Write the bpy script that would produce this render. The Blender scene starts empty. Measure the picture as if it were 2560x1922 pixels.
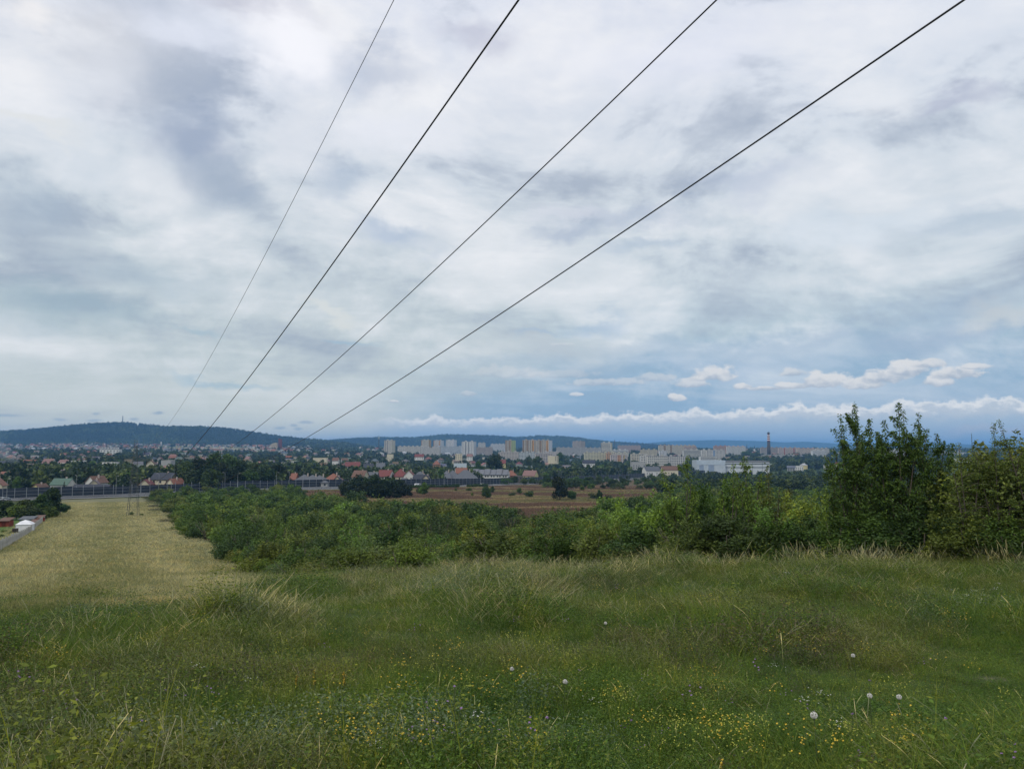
import bpy, bmesh, math, random
import numpy as np
from mathutils import Vector, Matrix, noise as mnoise

R = math.radians
rnd = random.Random(7)
npr = np.random.RandomState(11)
scene = bpy.context.scene
COL = scene.collection

# ------------------------------------------------------------------ camera
F, PITCH, EYE = 1923.0, 4.67, 1.65
cd = bpy.data.cameras.new('camera'); cam = bpy.data.objects.new('camera', cd); COL.objects.link(cam)
cd.sensor_width = 36; cd.lens = F / 2560 * 36; cd.clip_start = 0.05; cd.clip_end = 60000
cam.location = (0, 0, EYE); cam.rotation_euler = (R(90 + PITCH), 0, 0)
scene.camera = cam
scene.render.engine = 'CYCLES'
cy = scene.cycles
cy.use_denoising = True; cy.max_bounces = 5; cy.diffuse_bounces = 3; cy.glossy_bounces = 2
cy.transmission_bounces = 3; cy.volume_bounces = 1; cy.transparent_max_bounces = 6
cy.use_adaptive_sampling = True; cy.adaptive_threshold = 0.01
cy.caustics_reflective = False; cy.caustics_refractive = False
vs = scene.view_settings
scene.display_settings.display_device = 'sRGB'
vs.view_transform = 'Standard'; vs.look = 'None'; vs.gamma = 1; vs.exposure = 0.14
vs.use_curve_mapping = False

CP, SP = math.cos(R(PITCH)), math.sin(R(PITCH))
def ray(px, py):
    u = (px - 1280) / F; v = (961 - py) / F
    return (u, CP - v * SP, SP + v * CP)
def azel(px, py):
    x, y, z = ray(px, py)
    return math.degrees(math.atan2(x, y)), math.degrees(math.atan2(z, math.hypot(x, y)))

# ------------------------------------------------------------------ node helper
class X:
    """a socket with arithmetic"""
    nt = None
    def __init__(s, k): s.k = k
    @staticmethod
    def m(op, *a, clamp=False):
        n = X.nt.nodes.new('ShaderNodeMath'); n.operation = op; n.use_clamp = clamp
        for i, v in enumerate(a):
            if isinstance(v, X): X.nt.links.new(v.k, n.inputs[i])
            else: n.inputs[i].default_value = v
        return X(n.outputs[0])
    def __add__(s, o): return X.m('ADD', s, o)
    __radd__ = __add__
    def __sub__(s, o): return X.m('SUBTRACT', s, o)
    def __rsub__(s, o): return X.m('SUBTRACT', o, s)
    def __mul__(s, o): return X.m('MULTIPLY', s, o)
    __rmul__ = __mul__
    def __truediv__(s, o): return X.m('DIVIDE', s, o)
    def __rtruediv__(s, o): return X.m('DIVIDE', o, s)
def sstep(x, a, b, lo=0.0, hi=1.0):
    n = X.nt.nodes.new('ShaderNodeMapRange'); n.interpolation_type = 'SMOOTHSTEP'
    X.nt.links.new(x.k, n.inputs['Value'])
    n.inputs['From Min'].default_value = a; n.inputs['From Max'].default_value = b
    n.inputs['To Min'].default_value = lo; n.inputs['To Max'].default_value = hi
    return X(n.outputs['Result'])
def comb(x, y, z=0.0):
    n = X.nt.nodes.new('ShaderNodeCombineXYZ')
    for i, v in enumerate((x, y, z)):
        if isinstance(v, X): X.nt.links.new(v.k, n.inputs[i])
        else: n.inputs[i].default_value = v
    return X(n.outputs[0])
def noise(vec, scale, detail=4, rough=0.5, dist=0.0, dim='3D', lac=2.0):
    n = X.nt.nodes.new('ShaderNodeTexNoise'); n.noise_dimensions = dim
    if vec is not None: X.nt.links.new(vec.k, n.inputs['Vector'])
    n.inputs['Scale'].default_value = scale; n.inputs['Detail'].default_value = detail
    n.inputs['Roughness'].default_value = rough; n.inputs['Distortion'].default_value = dist
    n.inputs['Lacunarity'].default_value = lac
    return X(n.outputs['Fac'])
def mixc(f, a, b, mode='MIX'):
    n = X.nt.nodes.new('ShaderNodeMix'); n.data_type = 'RGBA'; n.blend_type = mode
    for i, v in ((0, f), (6, a), (7, b)):
        if isinstance(v, X): X.nt.links.new(v.k, n.inputs[i])
        elif i == 0: n.inputs[0].default_value = v
        else: n.inputs[i].default_value = (v[0], v[1], v[2], 1)
    return X(n.outputs[2])
def scalec(c, f):
    n = X.nt.nodes.new('ShaderNodeVectorMath'); n.operation = 'SCALE'
    X.nt.links.new(c.k, n.inputs[0])
    if isinstance(f, X): X.nt.links.new(f.k, n.inputs['Scale'])
    else: n.inputs['Scale'].default_value = f
    return X(n.outputs[0])
def ramp(f, stops, interp='LINEAR'):
    n = X.nt.nodes.new('ShaderNodeValToRGB'); X.nt.links.new(f.k, n.inputs[0])
    e = n.color_ramp; e.interpolation = interp
    while len(e.elements) < len(stops): e.elements.new(0.5)
    for el, (p, c) in zip(e.elements, stops):
        el.position = p; el.color = (c[0], c[1], c[2], 1)
    return X(n.outputs[0])
def attr(name, kind='GEOMETRY', out='Fac'):
    n = X.nt.nodes.new('ShaderNodeAttribute'); n.attribute_name = name; n.attribute_type = kind
    return X(n.outputs[out])
def s2l(r, g, b):
    f = lambda c: (c / 255 / 12.92) if c / 255 <= .04045 else ((c / 255 + .055) / 1.055) ** 2.4
    return (f(r), f(g), f(b))

# ------------------------------------------------------------------ world (cloudy daylight sky)
SUN_EL, SUN_AZ = 50.0, 215.0          # azimuth clockwise from +Y: behind and to the left of the viewer
w = bpy.data.worlds.new('World'); scene.world = w; w.use_nodes = True
X.nt = w.node_tree; w.node_tree.nodes.clear()
def build_sky():
    nt = X.nt
    tc = nt.nodes.new('ShaderNodeTexCoord'); sp = nt.nodes.new('ShaderNodeSeparateXYZ')
    nt.links.new(tc.outputs['Generated'], sp.inputs[0])
    dx, dy, dz = X(sp.outputs[0]), X(sp.outputs[1]), X(sp.outputs[2])
    az = X.m('ARCTAN2', dx, dy) * 57.2958
    el = X.m('ARCSINE', dz) * 57.2958
    zz = X.m('MAXIMUM', dz, 0.0) + 0.13
    qx, qy = dx / zz, dy / zz
    # slight rotation of the cloud streets
    c_, s_ = math.cos(R(14)), math.sin(R(14))
    rx, ry = qx * c_ + qy * s_, qy * c_ - qx * s_
    q = comb(rx * 0.62, ry * 1.0, 3.7)
    warp = noise(q, 0.9, 3, .5)
    q2 = comb(rx * 0.55 + warp * 0.9, ry + warp * 0.7, 1.2)
    big = noise(q2, 0.85, 3, .48)
    mid = noise(q2, 2.3, 6, .56)
    fine = noise(q2, 7.0, 7, .6)
    # base tones with elevation: deep sky of layered cloud
    t = X.m('DIVIDE', el, 34.0, clamp=True)
    left = ramp(t, [(0.0, s2l(206, 212, 205)), (.07, s2l(207, 213, 208)), (.16, s2l(196, 206, 208)), (.32, s2l(199, 209, 214)),
                    (.55, s2l(209, 217, 225)), (.8, s2l(221, 226, 237)), (1.0, s2l(226, 230, 241))])
    right = ramp(t, [(0.0, s2l(150, 180, 204)), (.09, s2l(142, 174, 202)), (.17, s2l(152, 180, 203)), (.24, s2l(184, 201, 211)),
                     (.34, s2l(204, 214, 221)), (.55, s2l(212, 220, 228)), (.8, s2l(220, 226, 237)), (1.0, s2l(224, 228, 240))])
    side = sstep(az + (el - 5.0) * (-1.2) + (warp - 0.5) * 14, -14.0, 9.0)
    base = mixc(side, left, right)
    # thick and thin places of the layer
    dv = comb(dx * 1.0, dy * 1.0, dz * 2.1)
    cl1 = noise(dv, 3.4, 9, .60, .35)
    cl2 = noise(dv, 8.5, 8, .62, .2)
    cl3 = noise(comb(dx * 1.0 + dz * .6, dy, dz * 3.2), 1.7, 5, .5)
    lum = (big - 0.5) * 0.9 + (mid - 0.5) * 0.75 + (fine - 0.5) * 0.25 + (cl3 - 0.5) * 0.9 + sstep(cl1, .38, .62, -.26, .26) + (cl2 - 0.5) * 0.95
    damp = sstep(el, 1.5, 9.0, 0.3, 1.0)
    lum = lum * damp + 0.01
    dark = mixc(X.m('MULTIPLY', X.m('MAXIMUM', lum * -1.0, 0.0), 3.1, clamp=True), base, mixc(0.6, base, s2l(142, 156, 178)))
    lit = mixc(X.m('MULTIPLY', X.m('MAXIMUM', lum, 0.0), 1.9, clamp=True), dark, mixc(0.8, base, s2l(246, 246, 248)))
    col = lit
    # named clouds of this sky: (px, py, half width px, half height px, colour, strength, softness)
    wz = (noise(comb(az, el, 0.0), 0.16, 4, .55) - 0.5)
    wz2 = (noise(comb(az, el, 9.0), 0.13, 4, .55) - 0.5)
    azw, elw = az + wz * 7.0 + (cl1 - .5) * 7.0, el + wz2 * 5.0 + (cl2 - .5) * 5.0
    def blob(col, px, py, hw, hh, c, k, a=azw, e=elw, s0=1.25, s1=0.15, tilt=0.0):
        a0, e0 = azel(px, py); a1, _ = azel(px + hw, py); _, e1 = azel(px, py - hh)
        ca, sa = math.cos(R(tilt)), math.sin(R(tilt))
        da, de = a - a0, e - e0
        u = (da * ca + de * sa) / max(a1 - a0, .05); v = (de * ca - da * sa) / max(e1 - e0, .05)
        r = X.m('SQRT', u * u + v * v)
        return mixc(sstep(r, s1, s0, k, 0.0), col, c)
    DK = s2l(152, 166, 190)
    for a in ((500, 340, 110, 140, DK, .85), (560, 480, 120, 95, s2l(155, 170, 190), .8), (640, 20, 200, 60, s2l(178, 180, 198), .65),
              (950, 170, 130, 75, s2l(165, 178, 202), .55), (1190, 80, 150, 60, s2l(182, 184, 204), .55), (860, 440, 110, 55, s2l(168, 184, 205), .55),
              (1010, 590, 130, 45, s2l(163, 182, 207), .6), (1440, 590, 120, 28, s2l(160, 175, 198), .6), (1560, 545, 230, 36, s2l(168, 181, 203), .5),
              (1620, 625, 100, 22, s2l(172, 189, 208), .5), (1880, 455, 250, 50, s2l(172, 184, 208), .45), (2380, 250, 120, 36, s2l(172, 178, 200), .6),
              (150, 790, 260, 60, s2l(155, 178, 190), .6), (2450, 570, 330, 50, s2l(170, 188, 206), .5), (1480, 800, 110, 34, s2l(160, 185, 210), .55),
              (1340, 825, 80, 12, s2l(158, 183, 208), .6), (850, 848, 80, 14, s2l(150, 184, 206), .5), (480, 822, 90, 12, s2l(160, 188, 203), .5),
              (60, 520, 130, 110, s2l(168, 184, 200), .5), (330, 690, 230, 60, s2l(172, 190, 202), .4), (2400, 790, 400, 60, s2l(160, 182, 206), .45),
              (1900, 870, 800, 36, s2l(146, 174, 200), .5), (2300, 830, 300, 40, s2l(150, 172, 198), .45), (560, 955, 120, 14, s2l(150, 184, 204), .5),
              (1700, 920, 900, 30, s2l(138, 170, 202), .3)):
        col = blob(col, *a)
    LT = s2l(250, 250, 255)
    for a in ((160, 90, 260, 140, s2l(240, 239, 240), .5), (250, 230, 150, 130, s2l(226, 229, 236), .75), (240, 420, 140, 90, s2l(214, 222, 230), .6), (760, 330, 120, 120, s2l(222, 226, 234), .55), (720, 110, 160, 110, LT, .95), (60, 40, 70, 55, s2l(246, 244, 244), .8), (420, 90, 150, 90, s2l(232, 236, 248), .6),
              (1010, 330, 190, 80, s2l(236, 238, 246), .6), (90, 340, 170, 26, s2l(228, 230, 230), .8), (1700, 120, 330, 100, s2l(231, 234, 246), .5),
              (2180, 240, 150, 60, s2l(238, 240, 244), .6), (840, 782, 75, 18, s2l(222, 225, 222), .75), (2500, 780, 160, 40, s2l(216, 216, 212), .5),
              (1350, 880, 300, 70, s2l(208, 213, 214), .5), (2150, 560, 330, 50, s2l(216, 226, 236), .5), (1420, 540, 140, 24, s2l(226, 228, 236), .5)):
        col = blob(col, *a)
    # low puffs with crisp tops, grey flat bases
    pf = noise(comb(az, el * 1.4, 2.0), 0.95, 7, .58) - 0.5
    pf2 = noise(comb(az + el * .8, el * 1.5, 6.0), 0.38, 3, .5) - 0.5
    def puff(col, px, py, hw, hh, k=1.0, sh=0.0):
        a0, e0 = azel(px, py); a1, _ = azel(px + hw, py); _, e1 = azel(px, py - hh)
        u = (az - a0) / (a1 - a0); v = (el - e0) / (e1 - e0)
        # flat base: below the centre the shape closes faster
        vd = X.m('MAXIMUM', v, 0.0) + X.m('MAXIMUM', v * -1.9, 0.0)
        d = 1.0 - X.m('SQRT', u * u + vd * vd) + pf * 1.9 + pf2 * 0.8 + 0.08
        m = sstep(d, 0.02, 0.42, 0.0, k)
        topc = s2l(224 + sh, 224 + sh, 225 + sh); botc = s2l(170 + sh, 182 + sh, 198 + sh)
        return mixc(m, col, mixc(sstep(v + pf * 2.6, -0.6, 0.5), botc, topc))
    for a in ((1270, 935, 110, 22, .35, -6), (1400, 938, 90, 16, .35, -6), (1510, 958, 110, 13, .55, -6), (1640, 945, 46, 16, .5, -6), (1735, 960, 50, 18, .8, 0), (1785, 940, 66, 30, .95, 0), (1855, 968, 34, 14, 1, 0), (1915, 972, 60, 9, .9, 0),
              (1985, 935, 40, 17, .75, -4), (1990, 965, 70, 13, 1, 0), (2050, 955, 64, 28, 1, 0), (2160, 960, 54, 22, 1, 0), (2215, 942, 62, 28, 1, 0), (2270, 926, 56, 30, 1, 0), (2330, 912, 50, 15, .85, -3), (2345, 955, 50, 24, 1, 2), (2395, 935, 76, 26, 1, 0), (2440, 918, 52, 12, .9, 0),
              (2180, 927, 18, 7, .6, 0), (1690, 996, 30, 12, 1, 0), (1439, 987, 18, 6, .8, 0), (983, 1004, 14, 5, .9, 0), (1170, 985, 26, 9, .45, -6), (1410, 862, 30, 6, .3, 0)):
        col = puff(col, *a)
    for px, py, hw in ((8, 1038, 55), (240, 1034, 12), (150, 1048, 22), (235, 1052, 24), (395, 1032, 18), (398, 1031, 9), (335, 1048, 14), (700, 1070, 18), (745, 1072, 14), (765, 1055, 24), (735, 1063, 12)):
        col = blob(col, px, py, hw, 5, s2l(162, 178, 192), .75, a=az, e=el + pf * .25, s0=1.2, s1=.3)
    # the long bank of cumulus low over the right half of the horizon
    prof = noise(comb(az, 0.0, 0.0), 0.42, 5, .55) - 0.5
    prof2 = noise(comb(az, el * 2.0, 4.0), 1.1, 7, .62) - 0.5
    etop = sstep(az, -12.0, 32.0, 2.1, 3.15) + prof * 2.3
    d = etop - el + prof2 * 1.15 + (1.0 - sstep(el, 1.2, 2.4)) * .25
    endm = sstep(az, -12.5, -6.0)
    m = sstep(d, 0.0, 0.34) * endm
    ebase = sstep(az, -11.0, 34.0, 1.62, 2.0)
    under = sstep(el + (pf * 1.4) - ebase, -0.42, 0.42)
    white = mixc(sstep(d + prof2 * 1.6, 0.15, 0.95), s2l(238, 238, 238), s2l(194, 204, 215))
    bank = mixc(under, mixc(sstep(el, 0.2, 1.7), s2l(148, 175, 204), s2l(172, 192, 211)), white)
    col = mixc(m * sstep(el, 0.2, 1.3, 0.3, 1.0), col, bank)
    # warm paler strip near the far right horizon
    col = blob(col, 2500, 1078, 260, 26, s2l(186, 192, 206), .6)
    sky = nt.nodes.new('ShaderNodeTexSky'); sky.sky_type = 'NISHITA'; sky.sun_disc = False
    sky.sun_elevation = R(SUN_EL); sky.sun_rotation = R(SUN_AZ)
    sky.air_density = 1.0; sky.dust_density = 1.0
    mixed = mixc(0.94, X(sky.outputs[0]), scalec(col, 10.0 * SKYGAIN))
    bg = nt.nodes.new('ShaderNodeBackground'); bg.inputs['Strength'].default_value = 0.1
    nt.links.new(mixed.k, bg.inputs[0])
    out = nt.nodes.new('ShaderNodeOutputWorld'); nt.links.new(bg.outputs[0], out.inputs[0])
SKYGAIN = 0.95
build_sky()
w.cycles.sampling_method = 'MANUAL'; w.cycles.sample_map_resolution = 512

sl = bpy.data.lights.new('sun', 'SUN'); sl.energy = 1.5; sl.angle = R(14); sl.color = (1, .96, .9)
so = bpy.data.objects.new('sun', sl); COL.objects.link(so)
sdir = Vector((math.sin(R(SUN_AZ)) * math.cos(R(SUN_EL)), math.cos(R(SUN_AZ)) * math.cos(R(SUN_EL)), math.sin(R(SUN_EL))))
so.rotation_euler = sdir.to_track_quat('Z', 'Y').to_euler()
so.location = (0, -20, 40)

# ------------------------------------------------------------------ materials
def mat(name, fn=None, col=(.5, .5, .5), rough=.8, spec=.3, metal=0.0):
    m = bpy.data.materials.new(name); m.use_nodes = True
    nt = m.node_tree; X.nt = nt
    b = nt.nodes['Principled BSDF']
    b.inputs['Roughness'].default_value = rough; b.inputs['Specular IOR Level'].default_value = spec
    b.inputs['Metallic'].default_value = metal
    c = fn() if fn else None
    if c is not None: nt.links.new(c.k, b.inputs['Base Color'])
    else: b.inputs['Base Color'].default_value = (*col, 1)
    return m
def objco():
    n = X.nt.nodes.new('ShaderNodeTexCoord'); return X(n.outputs['Object'])
def worldpos():
    n = X.nt.nodes.new('ShaderNodeNewGeometry'); return X(n.outputs['Position'])
def oinfo(out):
    n = X.nt.nodes.new('ShaderNodeObjectInfo'); return X(n.outputs[out])

def foliage_mat(name, c=None, trans=.25, var=1.0, patch=False):
    """leaf material: tone attribute (0..1 per leaf), tint from the object's own colour unless c is given"""
    def f():
        tone = attr('tone')
        tint = oinfo('Color') if c is None else None
        g = ramp(tone, [(0, (.5, .56, .55)), (.45, (1, 1, 1)), (1, (1.9, 1.7, 1.15))])
        base = mixc(1.0, tint if tint else (c[0], c[1], c[2]), g, 'MULTIPLY') if c is None else mixc(1.0, g, c, 'MULTIPLY')
        hue = oinfo('Random')
        if patch:
            pn = noise(worldpos(), .7, 6, .68)
            base = mixc(1.0, base, ramp(pn, [(.32, (.50, .66, .66)), (.47, (.92, .96, .95)), (.54, (1.05, 1.02, 1)), (.70, (1.38, 1.18, .95))]), 'MULTIPLY')
        return mixc(hue * 0.35 * var, base, mixc(1.0, base, (1.3, 1.12, .8), 'MULTIPLY'))
    m = mat(name, f, rough=.55, spec=.28)
    nt = m.node_tree; b = nt.nodes['Principled BSDF']; out = nt.nodes['Material Output']
    t = nt.nodes.new('ShaderNodeBsdfTranslucent'); mx = nt.nodes.new('ShaderNodeMixShader'); mx.inputs[0].default_value = trans
    nt.links.new(b.inputs['Base Color'].links[0].from_socket, t.inputs[0])
    nt.links.new(b.outputs[0], mx.inputs[1]); nt.links.new(t.outputs[0], mx.inputs[2]); nt.links.new(mx.outputs[0], out.inputs[0])
    return m
M = {}
M['leaf'] = foliage_mat('foliage')
M['bark'] = mat('bark', lambda: ramp(noise(objco(), 9, 5, .6), [(.3, (.05, .04, .03)), (.7, (.13, .11, .09))]), rough=.95)
def obj_tint(sc=1.2, amt=.25, warm=True):
    def f():
        n = noise(worldpos(), sc, 4, .6)
        return mixc(1.0, oinfo('Color'), ramp(n, [(.25, (1 - amt, 1 - amt, 1 - amt * 1.1)), (.75, (1 + amt * .4,) * 3)]), 'MULTIPLY')
    return f
M['plaster'] = mat('plaster', obj_tint(.35, .16), rough=.9, spec=.2)
def tiles():
    p = objco(); n = X.nt.nodes.new('ShaderNodeTexWave'); X.nt.links.new(p.k, n.inputs[0]); n.inputs['Scale'].default_value = 2.2
    n.inputs['Distortion'].default_value = .6
    k = noise(worldpos(), .9, 4, .6)
    return mixc(1.0, oinfo('Color'), ramp(X(n.outputs['Fac']) * .35 + k * .65, [(.2, (.72, .72, .72)), (.8, (1.15, 1.12, 1.1))]), 'MULTIPLY')
M['roof'] = mat('roof_tiles', tiles, rough=.7, spec=.3)
M['paint'] = mat('paint', obj_tint(3, .1), rough=.5, spec=.4)
M['glass'] = mat('window_glass', lambda: ramp(noise(worldpos(), .2, 2), [(.3, (.02, .025, .03)), (.8, (.05, .06, .075))]), rough=.12, spec=.6)
M['metal'] = mat('galvanised_steel', lambda: ramp(noise(worldpos(), 1.5, 3), [(.3, (.26, .27, .28)), (.8, (.36, .37, .38))]), rough=.5, metal=.5)
M['wire'] = mat('wire_metal', col=(.03, .03, .035), rough=.6)
M['wire_grey'] = mat('wire_metal_grey', col=(.13, .13, .15), rough=.6)
M['pylon'] = mat('pylon_steel', lambda: ramp(noise(worldpos(), 1.5, 3), [(.3, (.06, .068, .064)), (.8, (.12, .13, .12))]), rough=.7)
M['panel'] = mat('barrier_panel', lambda: ramp(noise(worldpos(), .6, 4), [(.3, (.018, .024, .035)), (.8, (.034, .042, .058))]), rough=.6)
M['asphalt'] = mat('asphalt', lambda: ramp(noise(worldpos(), .8, 5), [(.3, (.065, .068, .072)), (.8, (.10, .105, .11))]), rough=.95)
M['concrete'] = mat('concrete', lambda: ramp(noise(worldpos(), .8, 5), [(.3, (.30, .30, .28)), (.8, (.42, .41, .38))]), rough=.95)

# ------------------------------------------------------------------ terrain
def sm(t): t = np.clip(t, 0, 1); return t * t * (3 - 2 * t)
YK = [-400, -60, -10, 0, 4, 8, 12, 15, 18, 22, 24, 28, 34, 40, 45, 60, 100, 150, 230, 340, 370]
ZC = [30, 7.5, 1.3, 0, -.6, -1.15, -1.55, -1.8, -2.0, -2.28, -2.42, -2.9, -4.0, -5.05, -5.7, -7.6, -11, -14.6, -18.8, -22.6, -23]
ZL = [30, 7.5, 1.3, 0, -.6, -1.05, -1.3, -1.6, -2.15, -2.9, -3.2, -3.75, -4.6, -5.4, -6, -7.6, -11, -14.6, -18.8, -22.6, -22.6]
ZR = [30, 7.5, 1.3, 0, -.6, -1.1, -1.48, -1.7, -1.88, -2.08, -2.2, -2.55, -3.5, -4.7, -5.3, -7.4, -10.8, -14.6, -18.8, -22.6, -23.2]
YF = [370, 500, 700, 1000, 1500, 2000, 2500, 3000, 3600, 5000, 9000, 30000]
FL = [-22.4, -22, -22, -21.5, -18, -13.5, -7, 2, 16, 22, 20, 20]
FR = [-23.2, -26.5, -31, -35.5, -34, -29, -23, -16.5, -10, -5, -5, -5]
def dense(ys, zs, lo, hi, n=4000):
    g = np.linspace(lo, hi, n); v = np.interp(g, ys, zs)
    k = np.hanning(41); k /= k.sum()
    return g, np.convolve(np.pad(v, 20, mode='edge'), k, 'valid')
# near table stretched with asinh so that the smoothing is finer close by
def ynear(Y): return np.arcsinh(np.asarray(Y, float) / 8.0)
def mk(ys, zs): return dense([ynear(y) for y in ys], zs, ynear(ys[0]), ynear(ys[-1]), 900)
NC, NL, NR = mk(YK + YF[1:6], ZC + list((np.array(FL) * .35 + np.array(FR) * .65)[1:6])), mk(YK + YF[1:6], ZL + FL[1:6]), mk(YK + YF[1:6], ZR + FR[1:6])
FLt, FRt = (dense(np.log(YF), FL, np.log(370), np.log(30000), 900), dense(np.log(YF), FR, np.log(370), np.log(30000), 900))
def T(Xa, Ya):
    Xa = np.asarray(Xa, float); Ya = np.asarray(Ya, float)
    u = np.clip(Xa / np.clip(np.abs(Ya), 8, None), -.75, .75)
    yn = ynear(np.clip(Ya, -400, 2000))
    l, c, r = np.interp(yn, *NL), np.interp(yn, *NC), np.interp(yn, *NR)
    near = np.where(u < 0, l + (c - l) * sm((u + .62) / .62), c + (r - c) * sm(u / .5))
    yl = np.log(np.clip(Ya, 370, 30000)); wf = sm((u + .6) / .8)
    far = np.interp(yl, *FLt) * (1 - wf) + np.interp(yl, *FRt) * wf
    k = sm((Ya - 340) / 200)
    z = near * (1 - k) + far * k
    amp = np.clip(np.abs(Ya) / 60, .03, 1.0) * np.clip((np.hypot(Xa, Ya)) / 10, .2, 1)
    z = z + amp * (.10 * np.sin(Xa * .31 + 1.3) * np.sin(Ya * .23 + .4) + .18 * np.sin(Xa * .083 + Ya * .05) * np.sin(Ya * .071 - Xa * .03)
                   + np.where(Ya > 600, 2.0 * np.sin(Xa * .011) * np.sin(Ya * .0063 + 1), 0) * sm((Ya - 600) / 600))
    z = z + .04 * np.sin(Xa * 1.7 + 2) * np.sin(Ya * 1.3 + Xa * .4)
    return z
def Tz(x, y): return float(T(x, y))
def hit(px, py, y0=2.0, y1=6000):
    """ground point seen at photo pixel (px,py)"""
    rx, ry, rz = ray(px, py)
    ys = np.exp(np.linspace(math.log(y0), math.log(y1), 1500)); k = ys / ry
    dz = EYE + rz * k - T(rx * k, ys)
    i = np.argmax(dz < 0)
    if dz[i] >= 0: i = len(ys) - 1
    y = ys[i]; x = rx / ry * y
    return float(x), float(y), Tz(x, y)
def at(px, Y):
    """x of pixel column px at depth Y, with the ground height"""
    x = (px - 1280) / F * Y * 1.003
    return x, Y, Tz(x, Y)
def ztop(py, Y): 
    r = ray(1280, py); return EYE + r[2] / r[1] * Y
def proj(x, y, z):
    z = z - EYE; d = y * CP + z * SP; v = -y * SP + z * CP
    return 1280 + F * x / d, 961 - F * v / d

# ------------------------------------------------------------------ mesh helpers
def mesh_np(name, V, Fc, mats, tone=None, smooth=False, midx=None):
    V = np.asarray(V, np.float32); Fc = np.asarray(Fc, np.int32); k = Fc.shape[1]
    me = bpy.data.meshes.new(name); me.vertices.add(len(V)); me.vertices.foreach_set('co', V.ravel())
    me.loops.add(Fc.size); me.loops.foreach_set('vertex_index', Fc.ravel())
    me.polygons.add(len(Fc)); me.polygons.foreach_set('loop_start', np.arange(0, Fc.size, k, dtype=np.int32))
    me.polygons.foreach_set('loop_total', np.full(len(Fc), k, np.int32))
    if midx is not None: me.polygons.foreach_set('material_index', np.asarray(midx, np.int32))
    me.update(calc_edges=True)
    if smooth: me.polygons.foreach_set('use_smooth', np.ones(len(Fc), bool))
    if tone is not None:
        a = me.attributes.new('tone', 'FLOAT', 'POINT'); a.data.foreach_set('value', np.asarray(tone, np.float32))
    for m in (mats if isinstance(mats, (list, tuple)) else [mats]): me.materials.append(m)
    return me
class MB:
    def __init__(s): s.v = []; s.f = []
    def box(s, x0, x1, y0, y1, z0, z1):
        b = len(s.v)
        s.v += [(x0, y0, z0), (x1, y0, z0), (x1, y1, z0), (x0, y1, z0), (x0, y0, z1), (x1, y0, z1), (x1, y1, z1), (x0, y1, z1)]
        s.f += [tuple(b + i for i in q) for q in ((0, 3, 2, 1), (4, 5, 6, 7), (0, 1, 5, 4), (1, 2, 6, 5), (2, 3, 7, 6), (3, 0, 4, 7))]; return s
    def poly(s, pts):
        b = len(s.v); s.v += [tuple(p) for p in pts]; s.f.append(tuple(range(b, b + len(pts)))); return s
    def slab(s, pts, th):
        """polygon (seen from outside, counter-clockwise) with thickness th along its normal, downwards"""
        P = [Vector(p) for p in pts]; n = (P[1] - P[0]).cross(P[2] - P[0]).normalized() * th
        b = len(s.v); k = len(P); s.v += [tuple(p + n) for p in P] + [tuple(p) for p in P]
        s.f.append(tuple(range(b, b + k))); s.f.append(tuple(range(b + 2 * k - 1, b + k - 1, -1)))
        for i in range(k): j = (i + 1) % k; s.f.append((b + i, b + k + i, b + k + j, b + j))
        return s
    def tube(s, pts, rad, n=6, cap=True):
        pts = [Vector(p) for p in pts]; b = len(s.v); m = len(pts)
        rad = rad if isinstance(rad, (list, tuple)) else [rad] * m
        up = Vector((0, 0, 1))
        for i, p in enumerate(pts):
            d = (pts[min(i + 1, m - 1)] - pts[max(i - 1, 0)]).normalized()
            a = d.cross(up)
            if a.length < .05: a = d.cross(Vector((0, 1, 0)))
            a.normalize(); c = d.cross(a)
            for j in range(n):
                t = 2 * math.pi * j / n; s.v.append(tuple(p + (a * math.cos(t) + c * math.sin(t)) * rad[i]))
        for i in range(m - 1):
            for j in range(n):
                k = (j + 1) % n; s.f.append((b + i * n + j, b + (i + 1) * n + j, b + (i + 1) * n + k, b + i * n + k))
        if cap: s.f.append(tuple(b + j for j in range(n))); s.f.append(tuple(b + (m - 1) * n + j for j in range(n - 1, -1, -1)))
        return s
    def mesh(s, name, m, smooth=False):
        me = bpy.data.meshes.new(name); me.from_pydata(s.v, [], s.f); me.materials.append(m)
        bm = bmesh.new(); bm.from_mesh(me); bmesh.ops.recalc_face_normals(bm, faces=bm.faces); bm.to_mesh(me); bm.free()
        if smooth: me.polygons.foreach_set('use_smooth', np.ones(len(me.polygons), bool))
        me.update(); return me
def ob(name, me, parent=None, loc=(0, 0, 0), rz=0.0, sc=1.0, color=None, kind=None):
    o = bpy.data.objects.new(name, me); COL.objects.link(o)
    o.location = loc; o.rotation_euler = (0, 0, rz)
    o.scale = sc if isinstance(sc, (tuple, list)) else (sc, sc, sc)
    if color: o.color = (color[0], color[1], color[2], 1)
    if parent: o.parent = parent
    if kind: o['kind'] = kind
    return o
def tag(o, label, cat, group=None):
    o['label'] = label; o['category'] = cat
    if group: o['group'] = group
    return o
def empty(name, loc, rz=0.0, sc=1.0):
    o = ob(name, None, loc=loc, rz=rz, sc=sc); o.empty_display_size = .5; return o
_cache = {}
def cached(key, fn):
    if key not in _cache: _cache[key] = fn()
    return _cache[key]

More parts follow.
